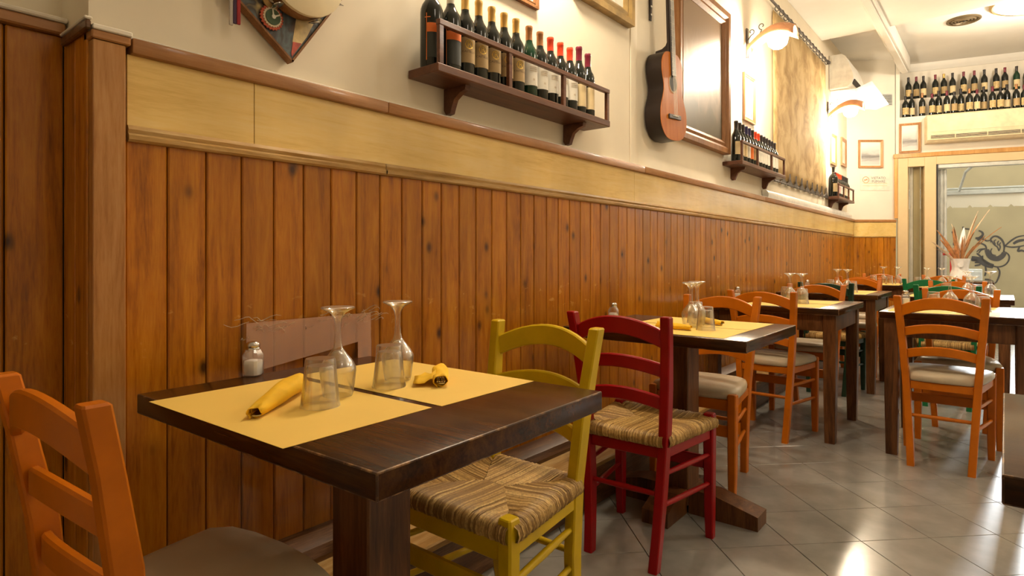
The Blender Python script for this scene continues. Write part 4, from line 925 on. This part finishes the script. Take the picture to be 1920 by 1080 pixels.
mb = MB(); mb.prism([dia(*q) for q in ((0.02, 0.01), (0.10, 0.012), (0.21, 0.03), (0.26, 0.08), (0.20, 0.11), (0.12, 0.07), (0.05, 0.035))], lambda a, b_, w_: (w_, a, b_), 0.0272, 0.0276); mb.build('pale_brushwork', warm, dd, smooth=False)
mb = MB(); mb.prism([dia(*q) for q in ((0.012, 0.010), (0.07, 0.012), (0.05, 0.034), (0.02, 0.018))], lambda a, b_, w_: (w_, a, b_), 0.0277, 0.0280); mb.build('red_brushwork', redp, dd, smooth=False)
for a_, b_2 in (((0, 0), (0.466, 0)), ((0.466, 0), (0.466, 0.466)), ((0.466, 0.466), (0, 0.466)), ((0, 0.466), (0, 0))):
    p0, p1 = Vector(dia(*a_)), Vector(dia(*b_2)); mb = MB(); dvec = (p1-p0).normalized(); nv = Vector((-dvec.y, dvec.x))*0.006
    mb.prism([p0, p1, p1+nv, p0+nv], lambda a, b_, w_: (w_, a, b_), 0.002, 0.032); mb.build('edge_strip', M['picture_frame'], dd, 10)
tb = thing('tambourine', 'tambourine with pale skin hanging in front of the diamond picture', 'tambourine', (0.004, 0.972, 1.895), 0)
def ringx(mb, prof, seg=40):
    mb.rings([[(x, r*math.cos(2*math.pi*i/seg), r*math.sin(2*math.pi*i/seg)) for i in range(seg)] for r, x in prof], False, False)
mb = MB(); ringx(mb, [(0.124, 0.0), (0.124, 0.052), (0.118, 0.054), (0.118, 0.0), (0.124, 0.0)]); mb.build('rim', M['picture_frame'], tb, 40)
mb = MB(); mb.rings([[(x, r*math.cos(2*math.pi*i/40), r*math.sin(2*math.pi*i/40)) for i in range(40)] for r, x in ((0.1255, 0.042), (0.1255, 0.054), (0.120, 0.056), (0.02, 0.0565))], False, True); mb.build('drum_skin', M['drum_skin'], tb, 40)
for k in range(7):
    a = 2*math.pi*k/7 - 1.25
    mb = MB(); mb.lathe([(0.005, -0.004), (0.018, -0.002), (0.018, 0.0), (0.006, 0.004)], 16, (0, 0, 0)); o = mb.build('jingle', M['steel'], tb, 40)
    o.location = (0.024, 0.133*math.cos(a), 0.133*math.sin(a)); o.rotation_euler = (0, R(20), a)
t = thing('rosette', 'small red white and green rosette pinned below the tambourine', 'rosette', (0.0, 0.895, 1.752), 0)
def disc(mb, r, x0, x1, n=22, wob=0.0, k=11): mb.rings([[(x, r*(1+wob*math.cos(k*2*math.pi*i/n))*math.cos(2*math.pi*i/n), r*(1+wob*math.cos(k*2*math.pi*i/n))*math.sin(2*math.pi*i/n)) for i in range(n)] for x in (x0, x1)])
for r, x0, x1, c, n in ((0.034, 0.0, 0.004, (0.50, 0.10, 0.05), 'red_frill'), (0.027, 0.0045, 0.008, (0.72, 0.62, 0.46), 'white_frill'), (0.022, 0.0085, 0.012, (0.07, 0.11, 0.06), 'green_centre')):
    mb = MB(); disc(mb, r, x0, x1, 44, 0.06 if 'frill' in n else 0, 22); mb.build(n, plain(n, c, 0.8), t)
mb = MB(); disc(mb, 0.006, 0.0125, 0.016); mb.build('button', M['white_label'], t)
for a in (0.5, 1.7): mb = MB(); mb.box((0.013, 0.010*math.cos(a), 0.010*math.sin(a)), (0.002, 0.022, 0.004), rot=Matrix.Rotation(a, 4, 'X')); mb.build('ribbon', M['white_label'], t)
t = thing('brass_jingle', 'loose brass jingle disc left of the tambourine', 'jingle', (0.0, 0.893, 1.803), 0)
mb = MB(); ringx(mb, [(0.027, 0.0), (0.028, 0.006), (0.022, 0.009), (0.014, 0.010), (0.012, 0.004)], 24); mb.build('dish', M['gilt'], t, 40)
mb = MB(); disc(mb, 0.010, 0.005, 0.009, 16); mb.build('hub', M['drum_skin'], t, 40)
t = thing('tassel', 'hanging tassel of grey purple and red ribbon strips', 'tassel', (0.003, 0.785, 1.70), 0)
for k, (c, y, z) in enumerate((((0.45, 0.40, 0.35), -0.009, -0.006), ((0.05, 0.02, 0.06), 0.0, 0.0), ((0.30, 0.008, 0.012), 0.009, 0.0))):
    mb = MB(); mb.b2(0.002+0.002*k, 0.008+0.002*k, y-0.005, y+0.005, z, 0.36, 0.001); mb.build('ribbon', plain('ribbon_%d' % k, c, 0.7), t)

# ------------------------------------------------------------------ guitar
gt = thing('acoustic_guitar', 'acoustic guitar with orange cedar top hanging on the wall', 'guitar', (-0.070, 3.525, 1.790), 0)
gt.rotation_euler = (R(4.5), 0, 0)
half = [(0.0, 0.0), (0.07, 0.004), (0.13, 0.025), (0.175, 0.075), (0.188, 0.14), (0.178, 0.20), (0.150, 0.255), (0.132, 0.30), (0.132, 0.34), (0.146, 0.39), (0.150, 0.44), (0.135, 0.49), (0.095, 0.525), (0.05, 0.535), (0.0, 0.537)]
hs = spline(half, 3); outl = [(p.x, p.y) for p in hs] + [(-p.x, p.y) for p in reversed(hs[1:-1])]
mb = MB(); mb.prism(outl, lambda u, v, w_: (w_, u, v), 0.004, 0.104); mb.build('back_and_sides', M['guitar_side'], gt, 40)
mb = MB(); mb.prism([(u*0.995, 0.0015+v*0.995) for u, v in outl], lambda u, v, w_: (w_, u, v), 0.1045, 0.1075); mb.build('soundboard', M['guitar_top'], gt, 30)
mb = MB(); mb.rings([[(0.1085, 0.048*math.cos(2*math.pi*i/28), 0.348+0.048*math.sin(2*math.pi*i/28)) for i in range(28)]], True, False); mb.build('soundhole', M['dark'], gt, 30, False)
rows = [[(0.1088, q*math.cos(2*math.pi*i/32), 0.348+q*math.sin(2*math.pi*i/32)) for i in range(33)] for q in (0.049, 0.058)]
mb = MB(); mb.quadgrid(rows); mb.build('rosette_ring', M['tan_label'], gt, 30)
mb = MB(); mb.b2(0.1078, 0.1175, -0.085, 0.085, 0.130, 0.158, 0.003); o = mb.build('bridge', M['ebony'], gt); mb = MB(); mb.b2(0.1178, 0.1215, -0.04, 0.04, 0.146, 0.150); mb.build('saddle', M['white_label'], o)
mb = MB(); mb.b2(0.1090, 0.1165, -0.028, 0.028, 0.392, 1.00, 0.001); fb = mb.build('fretboard', M['ebony'], gt)
for k in range(16):
    z = 0.40 + 0.60*(1 - 0.5**((16-k)/12.0))/(1 - 0.5**(16/12.0)); z = 1.40 - z
    mb = MB(); mb.b2(0.1166, 0.1176, -0.027, 0.027, z-0.001, z+0.001); mb.build('fret', M['steel'], fb)
mb = MB(); mb.post([(0.090, 0, 0.540, 0.018, 0.026), (0.096, 0, 0.60, 0.0125, 0.024), (0.098, 0, 1.00, 0.0105, 0.024)], 0.5); mb.build('neck', M['guitar_side'], gt, 40)
mb = MB(); mb.prism([(0.004, 0.538), (0.085, 0.538), (0.085, 0.60), (0.075, 0.58), (0.05, 0.565), (0.01, 0.560)], lambda u, v, w_: (u, w_, v), -0.02, 0.02); mb.build('heel', M['guitar_side'], gt, 40)
mb = MB(); mb.box((0.095, 0, 1.09), (0.016, 0.07, 0.17), 0.004, rot=Matrix.Rotation(R(-10), 4, 'Y')); hd = mb.build('headstock', M['guitar_side'], gt)
for s in (-1, 1):
    for k in range(3): mb = MB(); mb.b2(0.080, 0.090, s*0.036 if s > 0 else -0.055, 0.055 if s > 0 else -0.036, 1.045+0.045*k, 1.057+0.045*k, 0.002); mb.build('tuning_peg', M['steel'], hd)
for k in range(6):
    y = -0.020 + 0.008*k; mb = MB(); mb.tube([(0.1215, y*1.2, 0.148), (0.1195, y, 0.99)], 0.0007, 4); mb.build('string', M['white_label'], gt)
t = thing('wall_ornament', 'dark narrow ornament hanging on the wall left of the guitar neck', 'ornament', (-0.073, 3.40, 2.52), 0)
mb = MB(); mb.post([(0.008, 0, 0.0, 0.004, 0.010), (0.009, 0, 0.10, 0.006, 0.013), (0.008, 0, 0.30, 0.004, 0.012)], 0.3); mb.build('blade', M['guitar_side'], t)
for k in range(4): mb = MB(); mb.b2(0.0145, 0.017, -0.009, 0.009, 0.03+0.05*k, 0.04+0.05*k); mb.build('inlay', M['white_label'], t)

# ------------------------------------------------------------------ tapestry
ARTT = art('woven_tapestry', [(0.32, (0.30, 0.18, 0.06)), (0.46, (0.46, 0.31, 0.13)), (0.58, (0.58, 0.42, 0.20)), (0.80, (0.64, 0.48, 0.25))], 4.6, 12, (1, 1.0, 0.9), 0.85)
tp = thing('tapestry', 'large tan tapestry hanging from an iron rod', 'tapestry', (-0.070, 5.90, 1.82), 0)
P = []
for k in range(15):
    y = 2.12*k/14; P.append([(0.014 + 0.0025*math.sin(k*1.3+j*0.4), y, 1.56*j/12) for j in range(13)])
mb = MB(); mb.quadgrid(P); o = mb.build('cloth', ARTT, tp, 60); md = o.modifiers.new('thickness', 'SOLIDIFY'); md.thickness = 0.004
mb = MB(); mb.tube([(0.035, -0.20, 1.60), (0.035, 2.17, 1.60)], 0.012, 10); mb.lathe([(0.005, -0.02), (0.022, -0.01), (0.024, 0.01), (0.008, 0.025)], 12, (0.035, 2.17, 1.60)); mb.build('top_rod', M['iron'], tp)
for k in range(15):
    y = 0.05 + 2.03*k/14; mb = MB(); mb.tube([(0.035+0.020*math.cos(a), y, 1.585+0.028*math.sin(a)) for a in [2*math.pi*i/12 for i in range(13)]], 0.004, 5, False); mb.build('curtain_ring', M['iron'], tp)
mb = MB(); mb.tube([(0.030, -0.02, -0.035), (0.030, 2.14, -0.035)], 0.006, 8); mb.build('bottom_rod', M['iron'], tp)
for k in range(10):
    y = 0.06 + 2.02*k/9; mb = MB(); mb.prism([(-0.085, -0.045), (0.085, -0.045), (0.070, -0.015), (0.030, 0.0), (0.012, 0.02), (0.0, 0.080), (-0.012, 0.02), (-0.030, 0.0), (-0.070, -0.015)], lambda u, v, w_: (w_, y+u, v), 0.022, 0.034); mb.build('spear_clip', M['iron'], tp, 30)
mb = MB(); mb.prism([(-0.05, 1.599), (0.0, 1.599), (0.004, 1.625), (-0.004, 1.650), (-0.022, 1.668), (-0.050, 1.672)], lambda u, v, q: (u, q, v), 5.55, 9.28); tag(mb.build('cable_trunking', M['white_plastic'], None, 40), 'white rounded cable trunking lying on the wall ledge below the tapestry', 'trunking')

# ------------------------------------------------------------------ air conditioners, grille, flaps
ac = thing('air_conditioner', 'white air conditioner high on the left wall near the corner', 'air conditioner', (-0.073, 8.27, 3.15), 0)
prof = [(0.002, 0.0), (0.20, 0.0), (0.245, 0.04), (0.27, 0.10), (0.265, 0.14), (0.215, 0.30), (0.18, 0.38), (0.14, 0.41), (0.002, 0.41)]
mb = MB(); mb.prism(prof, lambda u, v, w_: (u, w_, v), 0.0, 0.80); mb.build('casing', M['white_plastic'], ac, 25)
mb = MB(); mb.b2(0.03, 0.19, -0.004, -0.0005, 0.05, 0.36, 0.001); mb.build('end_cap', M['white_plastic'], ac)
mb = MB(); mb.box((0.262, 0.40, 0.065), (0.012, 0.70, 0.055), 0.002, rot=Matrix.Rotation(R(25), 4, 'Y')); mb.build('air_slot', M['dark'], ac)
ac2 = thing('air_conditioner', 'cream air conditioner above the street window under the old bottles', 'air conditioner', front(0.327, 0.001, 2.59), EA)
mb = MB(); mb.prism([(0.0, 0.0), (-0.15, 0.0), (-0.19, 0.03), (-0.195, 0.09), (-0.19, 0.34), (-0.17, 0.365), (0.0, 0.365)], lambda u, v, w_: (w_, u, v), 0.0, 1.50); mb.build('casing', M['cream_plastic'], ac2, 25)
mb = MB(); mb.b2(0.04, 1.46, -0.196, -0.186, 0.045, 0.085); mb.build('air_slot', M['dark'], ac2)
for z in (0.055, 0.072): mb = MB(); mb.b2(0.04, 1.46, -0.200, -0.190, z-0.003, z+0.003, 0.001); mb.build('slat', M['cream_plastic'], ac2)
for k in range(4): mb = MB(); mb.b2(0.34*k+0.30, 0.34*k+0.31, -0.201, -0.188, 0.04, 0.09); mb.build('slat_divider', M['cream_plastic'], ac2)
mb = MB(); mb.b2(0.0, 1.5, -0.197, -0.193, 0.13, 0.345, 0.002); mb.build('front_panel', M['cream_plastic'], ac2)
df = thing('air_deflector', 'bent white deflector panels mounted under the left wall air conditioner', 'deflector', (0, 0, 0), 0)
A_ = [(-0.072, 8.34, 3.14), (0.205, 8.33, 3.12), (0.215, 8.46, 2.90), (-0.072, 8.46, 2.88)]
B_ = [(0.207, 8.332, 3.121), (0.37, 8.40, 3.20), (0.53, 8.54, 2.92), (0.40, 8.50, 2.87), (0.217, 8.462, 2.901)]
for q in (A_, B_):
    mb = MB(); vs_ = [mb.bm.verts.new(p_) for p_ in q]; mb.bm.faces.new(vs_); o = mb.build('panel', M['white_plastic'], df, smooth=False); md = o.modifiers.new('thickness', 'SOLIDIFY'); md.thickness = 0.006
gr = thing('wall_grille', 'small grey louvre grille high on the end wall', 'grille', (ES[0]+0.385*math.cos(ESA)-0.019*math.sin(ESA), ES[1]+0.385*math.sin(ESA)+0.019*math.cos(ESA), 3.155), ESA)
mb = MB(); mb.b2(0, 0.16, -0.006, 0, 0, 0.17, 0.002); mb.build('plate', M['alu'], gr)
for k in range(7): mb = MB(); mb.box((0.08, -0.012, 0.02+0.021*k), (0.14, 0.012, 0.004), rot=Matrix.Rotation(R(35), 4, 'X')); mb.build('slat', M['iron'], gr)

# ------------------------------------------------------------------ vase with dried leaves
VX, VY = 1.19, 9.24
vz = thing('vase', 'white waisted ceramic vase by the street window', 'vase', (VX, VY, ZTAB+0.0005), EA)
mb = MB(); mb.lathe([(0.085, 0.0), (0.115, 0.01), (0.118, 0.05), (0.100, 0.10), (0.088, 0.14), (0.086, 0.17), (0.095, 0.23), (0.104, 0.275), (0.098, 0.276), (0.088, 0.23), (0.080, 0.17)], 28); mb.build('body', M['vase'], vz, 50)
mb = MB(); disc(mb, 0.03, 0.0, 0.012, 18); o = mb.build('relief_medallion', M['vase'], vz, 30); o.location = (-0.02, -0.097, 0.20); o.rotation_euler = (0, 0, R(-90))
lf = thing('dried_leaves', 'bunch of dried copper and straw palm leaves in the white vase', 'dried plant', (VX, VY, ZTAB+0.06), R(39))
rnd = random.Random(11)
spec = [(-0.28, 0.58, 0), (-0.20, 0.66, 1), (-0.13, 0.62, 0), (-0.07, 0.60, 0), (0.0, 0.50, 1), (0.08, 0.55, 0), (0.17, 0.66, 0), (0.20, 0.78, 0), (0.12, 0.62, 2), (-0.38, 0.42, 1), (0.05, 0.44, 0), (-0.03, 0.48, 0), (0.30, 0.86, 1), (0.42, 0.62, 0), (0.14, 0.36, 0), (-0.10, 0.40, 0), (0.22, 0.85, 1), (-0.06, 0.34, 0), (0.03, 0.33, 0), (0.09, 0.30, 1), (-0.12, 0.30, 0), (-0.17, 0.46, 0), (0.02, 0.56, 1), (0.24, 0.50, 0), (-0.24, 0.34, 0)]
for k, (dx, h, c_) in enumerate(spec):
    dy = rnd.uniform(-0.12, 0.12); rows = []
    thin = k in (7, 12, 13, 16); wd = 0.007 if thin else (0.022 if c_ < 2 else 0.034)
    for i in range(9):
        s = i/8; p_ = Vector((dx*s**1.3 + 0.02*math.sin(k*2.0), dy*s**1.3 + 0.02*math.cos(k*2.0), 0.10 + (h-0.05)*s*(1-0.12*s))); g = wd*math.sin(math.pi*(0.08 + 0.90*s))**0.7
        a = rnd.uniform(-0.15, 0.15) + k*0.7
        rows.append([(p_.x - g*math.cos(a), p_.y - g*math.sin(a), p_.z), (p_.x, p_.y + 0.006, p_.z + 0.002), (p_.x + g*math.cos(a), p_.y + g*math.sin(a), p_.z)])
    mb = MB(); mb.quadgrid(rows); o = mb.build('dried_leaf', [M['straw'], M['pale_straw'], M['vase']][c_], lf, 80); md = o.modifiers.new('thickness', 'SOLIDIFY'); md.thickness = 0.0015

# ------------------------------------------------------------------ plastic sheet behind the nearest table
film = glass_mat('plastic_film', (0.93, 0.90, 0.86), 1.35, 0.12)
m, t_, b, N, L = nt('cloudy_film'); out = t_.nodes['Material Output']
tr = N('ShaderNodeBsdfTransparent'); mx = N('ShaderNodeMixShader'); mx.inputs[0].default_value = 0.36; S(b, Base_Color=rgb((0.86, 0.54, 0.40)), Roughness=0.25); L(tr.outputs[0], mx.inputs[1]); L(b.outputs[0], mx.inputs[2]); L(mx.outputs[0], out.inputs[0]); cloudy = m
pf = thing('plastic_panel', 'clear plastic protection sheet with torn top edge on the panelled wall', 'plastic sheet', (0.001, 0.79, 0.262), 0)
mb = MB(); mb.b2(0.018, 0.022, 0.0, 0.44, 0.0, 0.630); mb.build('sheet', film, pf, smooth=False)
mb = MB(); mb.prism([(0.02, 0.49), (0.435, 0.545), (0.435, 0.628), (0.02, 0.628)], lambda u, v, w_: (w_, u, v), 0.0225, 0.0235); mb.build('cloudy_band', cloudy, pf, smooth=False)
mb = MB(); mb.prism([(0.385, 0.35), (0.437, 0.35), (0.437, 0.545), (0.385, 0.540)], lambda u, v, w_: (w_, u, v), 0.0225, 0.0232); mb.build('cloudy_band', cloudy, pf, smooth=False)
rnd = random.Random(5)
wisp = glass_mat('film_shred', (1, 1, 1), 1.9, 0.2)
wm = plain('white_film_shred', (0.62, 0.50, 0.36), 0.3)
mb = MB()
for k in range(34):
    y = rnd.choice((rnd.uniform(0.02, 0.05), rnd.uniform(0.04, 0.44), rnd.uniform(0.30, 0.46))); z = rnd.uniform(0.60, 0.64) if y > 0.025 else rnd.uniform(0.45, 0.63)
    a = rnd.uniform(-0.5, 0.5) + (math.pi if rnd.random() < 0.4 else 0); ln = rnd.uniform(0.02, 0.07); pts = []
    for i in range(6): pts.append((0.026 + 0.01*math.sin(i+k), y + ln*i/5*math.cos(a), z + ln*i/5*math.sin(a)*0.5 + 0.006*math.sin(i*1.2+k)))
    mb.tube(pts, [0.0009]*5 + [0.0004], 4)
mb.build('torn_shreds', wm, pf, smooth=False)
